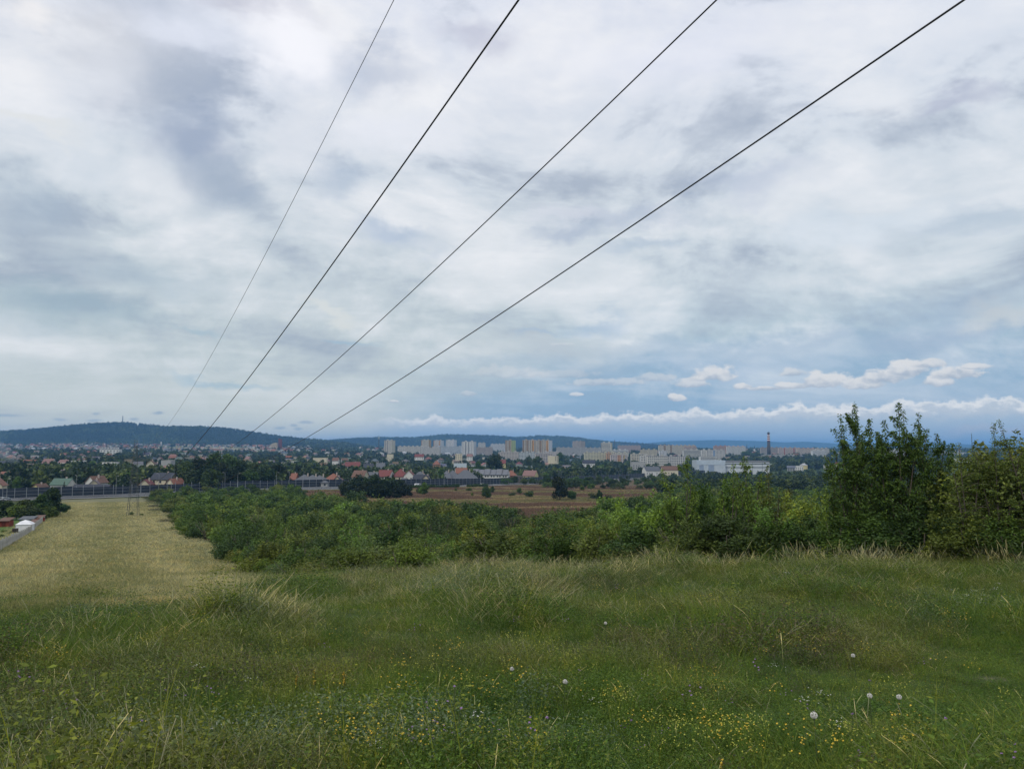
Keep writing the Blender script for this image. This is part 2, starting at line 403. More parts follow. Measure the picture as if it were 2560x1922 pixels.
# ------------------------------------------------------------------ ground
def field_edge_right(Y):   # x of the thicket's edge along the right side of the mown strip
    return np.interp(Y, [10, 26, 34, 40, 63, 110, 160, 225, 355, 400], [2, -6, -10, -13, -23.5, -45.5, -70, -99, -166, -190])
def field_edge_left(Y):
    return np.interp(Y, [10, 85, 150, 205, 260, 340, 400], [-60, -57.5, -95, -124, -152, -199, -236])
def meadow_crest(u):       # depth at which the flower meadow gives way to the straw field (left) or the thicket
    return np.interp(u, [-.75, -.66, -.45, -.3, -.2, 0, .3, .75], [12.8, 13.3, 16.5, 20, 23, 29, 29, 28])
def fbm(Xa, Ya, s, seed=0):
    rs = np.random.RandomState(seed); z = 0; a = 1; tot = 0
    for o in range(4):
        for _ in range(3):
            th = rs.rand() * 6.28; ph = rs.rand() * 6.28; f = s * 2 ** o * (.7 + .6 * rs.rand())
            z = z + a * np.sin((Xa * math.cos(th) + Ya * math.sin(th)) * f + ph + 1.3 * np.sin((Xa * math.sin(th) - Ya * math.cos(th)) * f * .7 + ph)); tot += a
        a *= .55
    return .5 + .9 * z / tot * 1.6
def build_ground():
    rad = np.concatenate([[.0], np.exp(np.linspace(math.log(.6), math.log(34000), 430))])
    a = np.linspace(-44, 44, 480); b = np.linspace(44, 316, 60)[1:-1]
    ang = np.radians(np.concatenate([a, b])); n = len(ang)
    Rr, A = np.meshgrid(rad, ang, indexing='ij')
    Xg, Yg = Rr * np.sin(A), Rr * np.cos(A)
    Zg = T(Xg, Yg)
    V = np.stack([Xg, Yg, Zg], -1).reshape(-1, 3)
    i, j = np.meshgrid(np.arange(len(rad) - 1), np.arange(n), indexing='ij')
    k = (j + 1) % n
    Fc = np.stack([i * n + j, i * n + k, (i + 1) * n + k, (i + 1) * n + j], -1).reshape(-1, 4)
    X_, Y_ = Xg.ravel(), Yg.ravel(); u = X_ / np.clip(Y_, 8, None)
    def amask(name, v):
        at_ = me.attributes.new(name, 'FLOAT', 'POINT'); at_.data.foreach_set('value', np.clip(v, 0, 1).astype(np.float32))
    def soil():
        p = worldpos()
        n1 = noise(p, .012, 6, .6); n2 = noise(p, .35, 6, .65); n3 = noise(p, 4.0, 5, .6)
        green = ramp(n2 * .55 + n3 * .45, [(.3, (.028, .042, .014)), (.55, (.05, .075, .022)), (.75, (.085, .10, .035))])
        forest = ramp(noise(p, .05, 6, .6), [(.3, (.015, .03, .012)), (.7, (.04, .065, .02))])
        st = X.nt.nodes.new('ShaderNodeSeparateXYZ'); X.nt.links.new(p.k, st.inputs[0])
        px_, py_ = X(st.outputs[0]), X(st.outputs[1])
        # mown swaths run down the slope
        lat = px_ + py_ * 0.51
        sw = noise(comb(lat, py_ * .04, 0.0), .23, 4, .6)
        tus = noise(p, .9, 6, .65)
        straw = ramp(tus * .5 + sw * .5, [(.3, (.125, .115, .045)), (.5, (.20, .175, .078)), (.72, (.28, .24, .12))])
        straw = mixc(sstep(noise(comb(lat * 1.0, py_ * .22, 5.0), .085, 4, .6) * .62 + attr('swath') * .38, .44, .66, 0, .85), straw, ramp(tus, [(.3, (.075, .09, .025)), (.7, (.15, .155, .05))]))
        heath = ramp(noise(comb(px_ * .3, py_, 0.0), .07, 7, .7), [(.3, (.058, .036, .022)), (.48, (.088, .054, .034)), (.54, (.15, .125, .06)), (.59, (.095, .088, .036)), (.75, (.06, .078, .024))])
        lawn = ramp(tus, [(.3, (.05, .10, .02)), (.7, (.09, .15, .035))])
        c = mixc(attr('straw'), green, straw)
        c = mixc(attr('heath'), c, heath)
        c = mixc(attr('lawn'), c, lawn)
        c = mixc(attr('town'), c, forest)
        pale = attr('pale'); c = mixc(pale, c, ramp(tus, [(.3, (.20, .19, .11)), (.7, (.30, .27, .17))]))
        bare = attr('bare'); fn = noise(p, 14.0, 6, .7); c = mixc(bare * sstep(n3 * .6 + fn * .4, .38, .58), c, ramp(fn, [(.3, (.10, .085, .055)), (.6, (.21, .18, .13)), (.75, (.30, .26, .17))]))
        return c
    me = mesh_np('ground', V, Fc, mat('soil', soil, rough=.95, spec=.1), smooth=True)
    ec = meadow_crest(u)
    wob = 3 * np.sin(X_ * .21) * np.sin(Y_ * .17) * np.clip(Y_ / 60, 0, 1)
    inside = (X_ < field_edge_right(Y_) + wob) & (X_ > field_edge_left(Y_)) & (Y_ > ec - 1) & (Y_ < 345)
    amask('straw', inside.astype(float))
    lat = X_ + Y_ * .51
    amask('swath', np.exp(-((lat + 1.5) / 2.2) ** 2))
    ymax = path_Y(X_ / np.clip(Y_, 1, None)) if True else 0
    heath = (u > -.30) & (u < .21) & (Y_ > 175) & (Y_ < ymax - 28)
    amask('heath', heath * sm((Y_ - 175) / 20))
    verge = (X_ < -60) & (Y_ > 342) & (Y_ < 372)
    amask('lawn', ((X_ < field_edge_left(Y_)) & (Y_ > 60) & (Y_ < 215)) * 1.0)
    amask('town', sm((Y_ - ymax - 6) / 20) * ((Y_ > 300)))
    pl = np.zeros_like(X_)
    for (px, Y, rx, ry) in ((455, 2900, 190, 330), (330, 2700, 60, 60), (590, 2800, 130, 200), (248, 2400, 12, 190), (55, 2100, 120, 60), (215, 2050, 50, 50)):
        x0 = (px - 1280) / F * Y; pl = np.maximum(pl, np.exp(-(((X_ - x0) / rx) ** 2 + ((Y_ - Y) / ry) ** 2) ** 2))
    pl = np.maximum(pl, verge * .55)
    amask('pale', pl)
    bx = np.zeros_like(X_)
    for px, py, r in ((2380, 1868, .32), (2345, 1838, .22), (2480, 1700, .22)):
        x0, y0, _ = hit(px, py); bx = np.maximum(bx, np.exp(-((X_ - x0) ** 2 / (r * 1.6) ** 2 + (Y_ - y0) ** 2 / r ** 2)))
    amask('bare', bx)
    o = ob('ground', me, kind='structure')
    return o
PATH = [(-250, 342), (-100, 350), (0, 366), (200, 383), (400, 416), (600, 456), (850, 505), (1000, 540), (1100, 570), (1250, 640), (1400, 740), (1560, 880), (1700, 1020), (1900, 1200)]
PXY = [((px - 1280) / F * Y, Y) for px, Y in PATH]
def path_Y(u): return np.interp(u, [p[0] / p[1] for p in PXY], [p[1] for p in PXY])
ground = build_ground()

# hills: ridge outlines (px,row), distance, depth of the slope
def hill(name, prof, Y, depth, base, label_seed, m, foot=None):
    xs = [((px - 1280) / F * Y) for px, _ in prof]; zs = [ztop(r, Y) - (15 if Y < 7000 else 0) for _, r in prof]
    gx = np.linspace(xs[0], xs[-1], 520); gz = np.interp(gx, xs, zs)
    kk = np.hanning(17); kk /= kk.sum(); gz = np.convolve(np.pad(gz, 8, mode='edge'), kk, 'valid')
    t = np.linspace(-1, 1, 61)
    Xg, Tg = np.meshgrid(gx, t, indexing='ij')
    Yg = Y + Tg * depth + 90 * np.sin(Xg * .004 + label_seed) * (1 - np.abs(Tg))
    prf = sm(1 - np.abs(Tg)) 
    zr = (gz[:, None] - base)
    Zg = base - 8 + (zr + 8) * prf + 6 * np.sin(Xg * .009 + Tg * 5) * prf * (1 - prf) * 4
    n = len(t); i, j = np.meshgrid(np.arange(len(gx) - 1), np.arange(n - 1), indexing='ij')
    Fc = np.stack([i * n + j, (i + 1) * n + j, (i + 1) * n + j + 1, i * n + j + 1], -1).reshape(-1, 4)
    me = mesh_np(name, np.stack([Xg, Yg, Zg], -1).reshape(-1, 3), Fc, m, smooth=True)
    o = ob(name, me, kind='structure')
    def H(x, tt):
        z = np.interp(x, gx, gz) - base; p = sm(1 - np.abs(tt))
        return Y + tt * depth + 90 * np.sin(x * .004 + label_seed) * (1 - np.abs(tt)), base - 8 + (z + 8) * p + 6 * np.sin(x * .009 + tt * 5) * p * (1 - p) * 4
    return o, gx, H
M['hillside'] = mat('hillside_forest', lambda: mixc(attr('run'), ramp(noise(worldpos(), .012, 8, .68), [(.32, (.012, .024, .012)), (.6, (.03, .05, .02)), (.8, (.05, .07, .025))]), (.27, .30, .16)), rough=1, spec=0)
def skimask(x, y, z):
    px = 1280 + F * x / y; row = 1118 - (z - EYE) / y * F
    return ((np.abs(px - (350 + (row - 1071) * 1.9)) < 5.0) & (row > 1066) & (row < 1094)).astype(np.float32)
H1 = hill('hill', [(-700, 1119), (-400, 1108), (-150, 1096), (0, 1083), (60, 1076), (100, 1072), (200, 1063), (280, 1058), (320, 1058.5), (350, 1061), (430, 1069), (500, 1069.5), (530, 1069), (575, 1072), (640, 1083), (700, 1093), (780, 1101), (850, 1108), (930, 1118)], 4600, 900, 12, 0, M['hillside'])
H2 = hill('hill', [(640, 1121), (760, 1110), (800, 1104), (900, 1098), (970, 1096.5), (1040, 1098), (1100, 1091), (1150, 1089.5), (1220, 1091), (1250, 1093), (1295, 1096.5), (1330, 1093), (1360, 1092), (1385, 1095), (1400, 1093.5), (1450, 1099), (1500, 1106), (1560, 1110), (1640, 1117)], 6600, 900, -4, 2, M['hillside'])
_c = np.array([v.co[:] for v in H1[0].data.vertices]); _a = H1[0].data.attributes.new('run', 'FLOAT', 'POINT'); _a.data.foreach_set('value', skimask(_c[:, 0], _c[:, 1], _c[:, 2]))
H3 = hill('hill', [(1450, 1119), (1560, 1115), (1620, 1107), (1680, 1102), (1740, 1101), (1790, 1099.5), (1880, 1101.5), (1960, 1106), (2000, 1103.5), (2060, 1107), (2110, 1109), (2200, 1111), (2330, 1109.5), (2450, 1111), (2600, 1109), (2900, 1112), (3300, 1119)], 13500, 1600, -5, 4, M['hillside'])

# ------------------------------------------------------------------ foliage meshes
def leaf_mesh(name, n, lobes, L, W, seed, droop=0.0, up=.35, shell=.45, mats=None, jit=.0):
    rs = np.random.RandomState(seed)
    C = np.array([l[0] for l in lobes], float); Rd = np.array([l[1] for l in lobes], float)
    wgt = (Rd.prod(1)) ** (2 / 3.); k = rs.choice(len(lobes), n, p=wgt / wgt.sum())
    d = rs.normal(size=(n, 3)); d /= np.linalg.norm(d, axis=1)[:, None]
    r = (shell + (1 - shell) * rs.rand(n)) * np.where(rs.rand(n) < .08, 1.18, 1.0)
    P = C[k] + d * Rd[k] * r[:, None]
    P[:, 2] = np.maximum(P[:, 2], rs.rand(n) * .02)
    a = rs.normal(size=(n, 3)) * .8 + d * .5; a[:, 2] -= droop; a /= np.linalg.norm(a, axis=1)[:, None]
    nn = d * .7 + rs.normal(size=(n, 3)) * .55; nn[:, 2] += up
    nn -= (nn * a).sum(1)[:, None] * a; nn /= np.linalg.norm(nn, axis=1)[:, None]
    b = np.cross(nn, a); sz = (.7 + .6 * rs.rand(n))[:, None]
    v0 = P; v1 = P + (a * .45 * L + b * W * .5 + nn * W * .12) * sz; v2 = P + (a * L - nn * L * .08) * sz; v3 = P + (a * .45 * L - b * W * .5 + nn * W * .12) * sz
    V = np.stack([v0, v1, v2, v3], 1).reshape(-1, 3)
    lt = rs.rand(len(lobes)); tone = np.clip(.02 + .55 * lt[k] + .5 * rs.rand(n) ** 1.4, 0, 1)
    return mesh_np(name, V, np.arange(4 * n).reshape(-1, 4), mats or M['leaf'], tone=np.repeat(tone, 4))
def bush_lobes(rs, n=18, shoots=6, flat=1.0):
    L = []; cx = rs.normal(size=(3, 2)) * .14; hh = rs.uniform(.55, 1.0, 3)
    for i in range(n):
        k = rs.randint(3); th = rs.rand() * 6.28; q = rs.rand() ** .6 * .27; z = (.14 + rs.rand() * .6 * hh[k]) * flat
        q *= (1.15 - z * .7); rr = .09 + .11 * rs.rand() ** 1.5
        L.append(((cx[k, 0] + q * math.cos(th), cx[k, 1] + q * math.sin(th), z), (rr * rs.uniform(.8, 1.4), rr * rs.uniform(.8, 1.4), rr * rs.uniform(.6, 1.1))))
    for i in range(shoots):
        k = rs.randint(3); th = rs.rand() * 6.28; q = rs.rand() * .26; z = (.5 + .42 * rs.rand()) * (.6 + .4 * hh[k])
        L.append(((cx[k, 0] + q * math.cos(th), cx[k, 1] + q * math.sin(th), z * flat), (.03 + .03 * rs.rand(), .03 + .03 * rs.rand(), .09 + .1 * rs.rand())))
    return L
def stems_mesh(name, rs, n=7, h=.7, r=.012, spread=.3):
    m = MB()
    for i in range(n):
        th = rs.rand() * 6.28; q = spread * (.3 + .7 * rs.rand())
        p = [(.03 * math.cos(th), .03 * math.sin(th), -.06), (q * .4 * math.cos(th), q * .4 * math.sin(th), h * .45), (q * math.cos(th), q * math.sin(th), h * (.8 + .2 * rs.rand()))]
        m.tube(p, [r, r * .7, r * .25], 5)
    return m.mesh(name, M['bark'], True)
def make_bushes(tagn, count, n, L, W, seed, shoots=6, flat=1.0, droop=0.0):
    out = []
    for i in range(count):
        rs = np.random.RandomState(seed + i)
        out.append((leaf_mesh('crown', n, bush_lobes(rs, 26 + i % 8, shoots, flat), L, W, seed + i, droop=droop), stems_mesh('branch', rs)))
    return out
BN = make_bushes('near', 8, 12000, .034, .017, 100, shoots=20)
BM_ = make_bushes('mid', 12, 5000, .038, .022, 200, shoots=20)
BF = make_bushes('far', 6, 1300, .075, .05, 300, shoots=5)
def tree_lobes(rs, n=16, lo=.22, wide=.38):
    L = []
    for i in range(n):
        th = rs.rand() * 6.28; z = lo + .1 + rs.rand() * (.82 - lo); prof = math.sin(math.pi * min(max((z - lo + .12) / (1.12 - lo), 0), 1)) ** .6
        q = wide * prof * rs.rand() ** .5 * .8; rr = .11 + .09 * rs.rand()
        L.append(((q * math.cos(th), q * math.sin(th), z), (rr, rr, rr * .85)))
    return L
def trunk_mesh(name, rs, r=.022, h=.6):
    m = MB(); m.tube([(0, 0, -.05), (.01, .0, h * .5), (0, .01, h), (.01, 0, h * 1.3)], [r, r * .8, r * .5, r * .1], 7)
    for i in range(5):
        th = rs.rand() * 6.28; z = h * (.45 + .5 * rs.rand())
        m.tube([(0, 0, z), (.12 * math.cos(th), .12 * math.sin(th), z + .14), (.24 * math.cos(th), .24 * math.sin(th), z + .25)], [r * .45, r * .3, r * .1], 5)
    return m.mesh(name, M['bark'], True)
TR = []
for i in range(7):
    rs = np.random.RandomState(400 + i)
    TR.append((leaf_mesh('crown', 2600, tree_lobes(rs, 22, .14 if i % 2 else .2, .36 + .06 * (i % 3)), .08, .058, 400 + i), trunk_mesh('trunk', rs)))
def conifer(seed):
    rs = np.random.RandomState(seed); L = []
    for i in range(26):
        z = .12 + .82 * i / 26; q = (1 - z) * .2; th = rs.rand() * 6.28
        L.append(((q * math.cos(th) * .6, q * math.sin(th) * .6, z), (.05 + (1 - z) * .13, .05 + (1 - z) * .13, .05)))
    return (leaf_mesh('crown', 1100, L, .07, .03, seed, droop=.6), trunk_mesh('trunk', rs, .016, .6))
TR.append(conifer(450)); TR.append(conifer(451))

GREENS = {'haw': (.100, .150, .030), 'mid': (.076, .138, .024), 'light': (.112, .180, .030), 'dark': (.040, .078, .019), 'olive': (.100, .136, .032), 'bluish': (.060, .108, .035), 'sap': (.066, .122, .024), 'yellow': (.115, .145, .028), 'black': (.022, .042, .013)}
def plant(name, var, loc, h, wd, label, cat, group=None, tint='mid', rz=None, stem='trunk'):
    rz = rnd.random() * 6.28 if rz is None else rz
    o = empty(name, (loc[0], loc[1], loc[2] - .02 * h), rz)
    c = GREENS[tint]; k = .65 + .8 * rnd.random() ** 1.3; c = (c[0] * k * (1 + .4 * (rnd.random() - .4)), c[1] * k, c[2] * k)
    ob('crown', var[0], o, sc=(wd, wd * (.85 + .3 * rnd.random()), h), color=c)
    ob(stem, var[1], o, sc=(wd, wd, h))
    return tag(o, label, cat, group)

# ------------------------------------------------------------------ scatter of uncountable stuff: instances on points
_sc = 0
def scatter(name, P, rot, scl, idx, sources):
    global _sc; _sc += 1
    cname = 'sources_%02d' % _sc; c = bpy.data.collections.new(cname)
    for i, me in enumerate(sources):
        s = bpy.data.objects.new('%s_source_%02d' % (name, i), me); c.objects.link(s)
    me = bpy.data.meshes.new(name); me.vertices.add(len(P)); me.vertices.foreach_set('co', np.asarray(P, np.float32).ravel())
    a = me.attributes.new('rot', 'FLOAT_VECTOR', 'POINT'); a.data.foreach_set('vector', np.asarray(rot, np.float32).ravel())
    a = me.attributes.new('scl', 'FLOAT_VECTOR', 'POINT'); a.data.foreach_set('vector', np.asarray(scl, np.float32).ravel())
    a = me.attributes.new('idx', 'INT', 'POINT'); a.data.foreach_set('value', np.asarray(idx, np.int32))
    o = ob(name, me, kind='stuff')
    ng = bpy.data.node_groups.new('scatter_%02d' % _sc, 'GeometryNodeTree')
    ng.interface.new_socket('Geometry', in_out='INPUT', socket_type='NodeSocketGeometry')
    ng.interface.new_socket('Geometry', in_out='OUTPUT', socket_type='NodeSocketGeometry')
    N = ng.nodes; gi = N.new('NodeGroupInput'); go = N.new('NodeGroupOutput')
    ip = N.new('GeometryNodeInstanceOnPoints'); ci = N.new('GeometryNodeCollectionInfo')
    ci.inputs['Collection'].default_value = c; ci.inputs['Separate Children'].default_value = True; ci.inputs['Reset Children'].default_value = True
    def na(nm, dt):
        n = N.new('GeometryNodeInputNamedAttribute'); n.data_type = dt; n.inputs['Name'].default_value = nm; return n.outputs[0]
    ip.inputs['Pick Instance'].default_value = True
    Lk = ng.links.new
    Lk(gi.outputs[0], ip.inputs['Points']); Lk(ci.outputs[0], ip.inputs['Instance']); Lk(na('idx', 'INT'), ip.inputs['Instance Index'])
    Lk(na('rot', 'FLOAT_VECTOR'), ip.inputs['Rotation']); Lk(na('scl', 'FLOAT_VECTOR'), ip.inputs['Scale'])
    Lk(ip.outputs[0], go.inputs[0])
    md = o.modifiers.new('scatter', 'NODES'); md.node_group = ng
    return o

# forest on the hills
TF = {k: foliage_mat('forest_' + k, c, .2) for k, c in {'a': (.022, .042, .016), 'b': (.036, .062, .02), 'c': (.018, .032, .018), 'd': (.068, .10, .022), 'e': (.085, .11, .03)}.items()}
def blob_tree(name, seed, m, n=110, con=False):
    rs = np.random.RandomState(seed)
    lobes = [((.0, 0, .5), (.40, .40, .45)), ((.15, .1, .65), (.25, .25, .3)), ((-.15, -.1, .4), (.3, .3, .3)), ((.1, -.15, .45), (.3, .3, .35))] if not con else \
        [((0, 0, .25), (.3, .3, .25)), ((0, 0, .5), (.2, .2, .25)), ((0, 0, .8), (.1, .1, .25))]
    return leaf_mesh(name, n, lobes, .26, .2, seed, mats=m, shell=.7)
SRC = [blob_tree('t%d' % i, 500 + i, TF[k], con=cn) for i, (k, cn) in enumerate((('a', False), ('b', False), ('c', True), ('b', False), ('a', True), ('d', False)))]
def forest_on(H, gx, n, smin, smax, name, tt=(-1, .12), clear=None):
    x = npr.uniform(gx[0], gx[-1], n); t = tt[0] + (tt[1] - tt[0]) * npr.rand(n) ** .8
    y, z = H(x, t)
    keep = np.ones(n, bool)
    if clear is not None: keep = ~clear(x, y, z)
    x, y, z = x[keep], y[keep], z[keep]; n = len(x)
    s = npr.uniform(smin, smax, n)
    sc = np.stack([s, s, s * npr.uniform(.8, 1.2, n)], 1); ro = np.stack([np.zeros(n), np.zeros(n), npr.rand(n) * 6.28], 1)
    pick = np.where(fbm(x, y, .004, 3) + .2 * npr.rand(n) > .62, npr.choice([1, 3, 5], n), npr.choice([0, 2, 4], n))
    return scatter(name, np.stack([x, y, z - 1], 1), ro, sc, pick, SRC)
def skirun(x, y, z):
    px = 1280 + F * x / y; row = 1118 - (z - EYE) / y * F
    return (np.abs(px - (350 + (row - 1071) * 1.9)) < 5.5) & (row > 1066) & (row < 1094)
forest_on(H1[2], H1[1], 21000, 13, 24, 'hill_forest', clear=skirun)
forest_on(H2[2], H2[1], 14000, 17, 30, 'hill_forest')

# ------------------------------------------------------------------ motorway, barrier, lamps
def path_samples(step):
    P = [Vector((x, y)) for x, y in PXY]; out = []; carry = 0
    pts = []
    for i in range(len(P) - 1):
        n = 40
        for j in range(n): pts.append(P[i].lerp(P[i + 1], j / n))
    # smooth
    A = np.array([[p.x, p.y] for p in pts]); k = np.hanning(61); k /= k.sum()
    A = np.stack([np.convolve(np.pad(A[:, c], 30, mode='edge'), k, 'valid') for c in (0, 1)], 1)
    d = np.r_[0, np.cumsum(np.hypot(*np.diff(A, axis=0).T))]
    s = np.arange(10, d[-1] - 10, step)
    return np.stack([np.interp(s, d, A[:, 0]), np.interp(s, d, A[:, 1])], 1)
PS = path_samples(4.8)
def ribbon(name, off0, off1, dz, m, smp=None, kind='structure', th=None):
    A = path_samples(6.0) if smp is None else smp
    tg = np.gradient(A, axis=0); tg /= np.linalg.norm(tg, axis=1)[:, None]; nr = np.stack([tg[:, 1], -tg[:, 0]], 1)   # towards the camera side
    V = []; Fc = []; K = 4
    for a, n in zip(A, nr):
        for k in range(K):
            o = off0 + (off1 - off0) * k / (K - 1); p = a + n * o; V.append((p[0], p[1], RZ(p) + dz))
    for i in range(len(A) - 1):
        for k in range(K - 1): Fc.append((i * K + k, i * K + k + 1, (i + 1) * K + k + 1, (i + 1) * K + k))
    return ob(name, mesh_np(name, V, Fc, m, smooth=True), kind=kind)
def RZ(p): return Tz(p[0], p[1])
ribbon('road', 2.0, 13.0, .34, M['asphalt'])
ribbon('road', 15.5, 26.0, .34, M['asphalt'])
ribbon('verge', 26.4, 27.8, .38, M['concrete'])
M['white'] = mat('road_paint', col=(.7, .7, .68))
for o_ in (2.6, 12.4, 16.1, 25.4): ribbon('road_marking', o_, o_ + .25, .40, M['white'])

bar = empty('noise_barrier', (PS[0][0], PS[0][1], RZ(PS[0])))
tag(bar, 'long dark blue noise barrier with pale steel posts beside the motorway', 'noise barrier')
post_me = MB().box(-.11, .11, -.13, .13, -.5, 5.1).mesh('post', M['metal'])
b0 = Vector(bar.location)
pan_me = MB().box(0, 4.56, -.06, .06, 0, 4.75).mesh('panel', M['panel'])
rail_me = MB().box(0, 4.56, -.10, -.065, -.05, .05).mesh('rail', M['metal'])
nb = 0
for i in range(len(PS)):
    p = PS[i]; z = RZ(p)
    q = PS[min(i + 1, len(PS) - 1)]; zq = RZ(q)
    a = math.atan2(q[1] - p[1], q[0] - p[0])
    px = proj(p[0], p[1], z)[0]
    if px < -260 or px > 1760: continue
    ob('post', post_me, bar, (p[0] - b0.x, p[1] - b0.y, z - b0.z), a)
    if i < len(PS) - 1:
        ux, uy = math.cos(a), math.sin(a); sl_ = -math.atan2(zq - z, 4.8)
        hgt = 1.0 if (px < 170 or px > 560) else .86
        o = ob('panel', pan_me, bar, (p[0] + ux * .12 - b0.x, p[1] + uy * .12 - b0.y, z + .1 - b0.z), a, (1, 1, hgt)); o.rotation_euler = (0, sl_, a)
        if 0 < px < 1640:
            for hz in (1.7, 3.4):
                o = ob('rail', rail_me, bar, (p[0] + ux * .12 - b0.x, p[1] + uy * .12 - b0.y, z + hz - b0.z), a); o.rotation_euler = (0, sl_, a)

def lamp_meshes():
    pole = MB().tube([(0, 0, -.3), (0, 0, 5), (0, 0, 9.3)], [.13, .10, .07], 8).mesh('pole', M['metal'])
    arm = MB().tube([(0, 0, 9.3), (0, -.25, 9.75), (0, -1.0, 10.0), (0, -1.7, 10.05)], [.06, .055, .05, .05], 6).mesh('arm', M['metal'])
    hd = MB().box(-.19, .19, -2.5, -1.65, 9.98, 10.16).mesh('lamp_head', M['concrete'])
    return pole, arm, hd
LM = lamp_meshes()
A6 = path_samples(2.0); tgp = np.gradient(A6, axis=0); tgp /= np.linalg.norm(tgp, axis=1)[:, None]; nrp = np.stack([tgp[:, 1], -tgp[:, 0]], 1)
LAMPS = [(8, 30, 'beside the leftmost stretch of the noise barrier'), (191, -3, 'behind the barrier right beside the green-roofed house'), (292, 14, 'before the barrier left of the lattice pylon'),
         (356, 30, 'just behind the lattice pylon'), (397, -2, 'at the left corner of the two-storey grey-roofed house'), (432, 14, 'right of the two-storey house with grey roof'),
         (563, 1, 'before the dark grove, first of a close pair'), (591, 14, 'before the dark grove, second of a close pair'), (505, -12, 'low in front of the dark grove'),
         (691, 14, 'right edge of the dark grove'), (727, -2, 'left of the three grey pyramid roofs'), (758, 14, 'before the leftmost grey pyramid roof'),
         (808, 14, 'before the rightmost grey pyramid roof'), (1095, -2, 'beside the round tree among grey roofs'), (1110, 28, 'tallest in front of the round tree among grey roofs'),
         (1203, 14, 'before the white terrace with stepped roofs'), (1356, 14, 'right of the brown-roofed house'), (1398, -2, 'second from the brown-roofed house'),
         (1402, 14, 'third from the brown-roofed house'), (1453, -2, 'behind the barrier before the dark wood'), (1490, 28, 'nearest in the wood-backed stretch'),
         (1503, -2, 'twin beside the nearest lamp in the wood-backed stretch'), (1547, 14, 'near the right end of the barrier'), (1570, 28, 'last at the right end of the barrier')]
for k, (px, off, txt) in enumerate(LAMPS):
    pr = [proj(a[0] + n[0] * off, a[1] + n[1] * off, RZ(a))[0] for a, n in zip(A6, nrp)]
    i = int(np.argmin(np.abs(np.array(pr) - px))); p = A6[i] + nrp[i] * off
    e = empty('street_lamp', (p[0], p[1], RZ(p)), math.atan2(nrp[i][1], nrp[i][0]) + math.pi / 2 * (1 if off > 10 else -1) + math.pi * 0)
    for nm, me in zip(('pole', 'arm', 'lamp_head'), LM): ob(nm, me, e)
    tag(e, 'tall grey street lamp ' + txt, 'street lamp', 'street lamps along the motorway')

# low hedges in front of the barrier
hedge_src = [leaf_mesh('hedge_leaves', 2600, [((x, rnd.uniform(-.3, .3), .45 + .2 * rnd.random()), (1.2, .8, .6)) for x in np.linspace(-9, 9, 18)], .5, .35, 600 + i) for i in range(2)]
for k, (px, off, txt) in enumerate(((1052, 30, 'left of the two, below the grey hip roofs'), (1118, 30, 'middle one, below the round tree'), (1195, 30, 'right one, below the white terrace'))):
    pr = [proj(a[0] + n[0] * off, a[1] + n[1] * off, RZ(a))[0] for a, n in zip(A6, nrp)]
    i = int(np.argmin(np.abs(np.array(pr) - px))); p = A6[i] + nrp[i] * off
    o = ob('hedge', hedge_src[k % 2], loc=(p[0], p[1], RZ(p)), rz=math.atan2(tgp[i][1], tgp[i][0]), sc=(1.25, 1, 1.5), color=GREENS['dark'])
    tag(o, 'low dark clipped hedge along the motorway, ' + txt, 'hedge')

# ------------------------------------------------------------------ vehicles on the motorway
def car(px, off, color, label, van=False):
    pr = [proj(a[0] + n[0] * off, a[1] + n[1] * off, RZ(a))[0] for a, n in zip(A6, nrp)]
    i = int(np.argmin(np.abs(np.array(pr) - px))); p = A6[i] + nrp[i] * off
    e = empty('van' if van else 'car', (p[0], p[1], RZ(p) + .36), math.atan2(tgp[i][1], tgp[i][0]))
    hh = 2.1 if van else 1.45
    side = [(-2.2, .35), (2.2, .35), (2.25, .75), (1.3, .95), (.7, hh), (-1.4, hh), (-2.1, .98)] if not van else [(-2.5, .35), (2.5, .35), (2.55, 1.0), (1.9, 1.25), (1.4, hh), (-2.5, hh)]
    m = MB(); n = len(side)
    m.poly([(x, -.85, z) for x, z in side]); m.poly([(x, .85, z) for x, z in reversed(side)])
    for j in range(n):
        k2 = (j + 1) % n; m.poly([(side[j][0], .85, side[j][1]), (side[k2][0], .85, side[k2][1]), (side[k2][0], -.85, side[k2][1]), (side[j][0], -.85, side[j][1])])
    ob('body', m.mesh('body', M['paint']), e, color=color)
    g = MB().box(-1.3 if not van else .3, .6 if not van else 1.35, -.87, .87, .98 if not van else 1.3, hh - .12).mesh('window', M['glass']); ob('window', g, e)
    for wx in (-1.4, 1.4):
        for wy in (-.8, .8):
            ob('wheel', cached('wheel', lambda: MB().tube([(0, -.1, 0), (0, .1, 0)], .32, 12).mesh('wheel', M['wire'])), e, (wx, wy, .33))
    tag(e, label, 'van' if van else 'car')
car(11, 22, (.32, .35, .37), 'grey-blue car on the motorway at the left edge, before the noise barrier')
car(-1, 24, (.5, .5, .5), 'pale car cut off by the left edge behind the grey-blue car')
car(1047, 22, (.75, .75, .75), 'white van roof showing behind the round bush by the brown field', van=True)
car(1205, 20, (.7, .72, .74), 'small white car passing below the white stepped terrace')
car(1538, 22, (.25, .27, .3), 'dark silver car near the right end of the noise barrier')

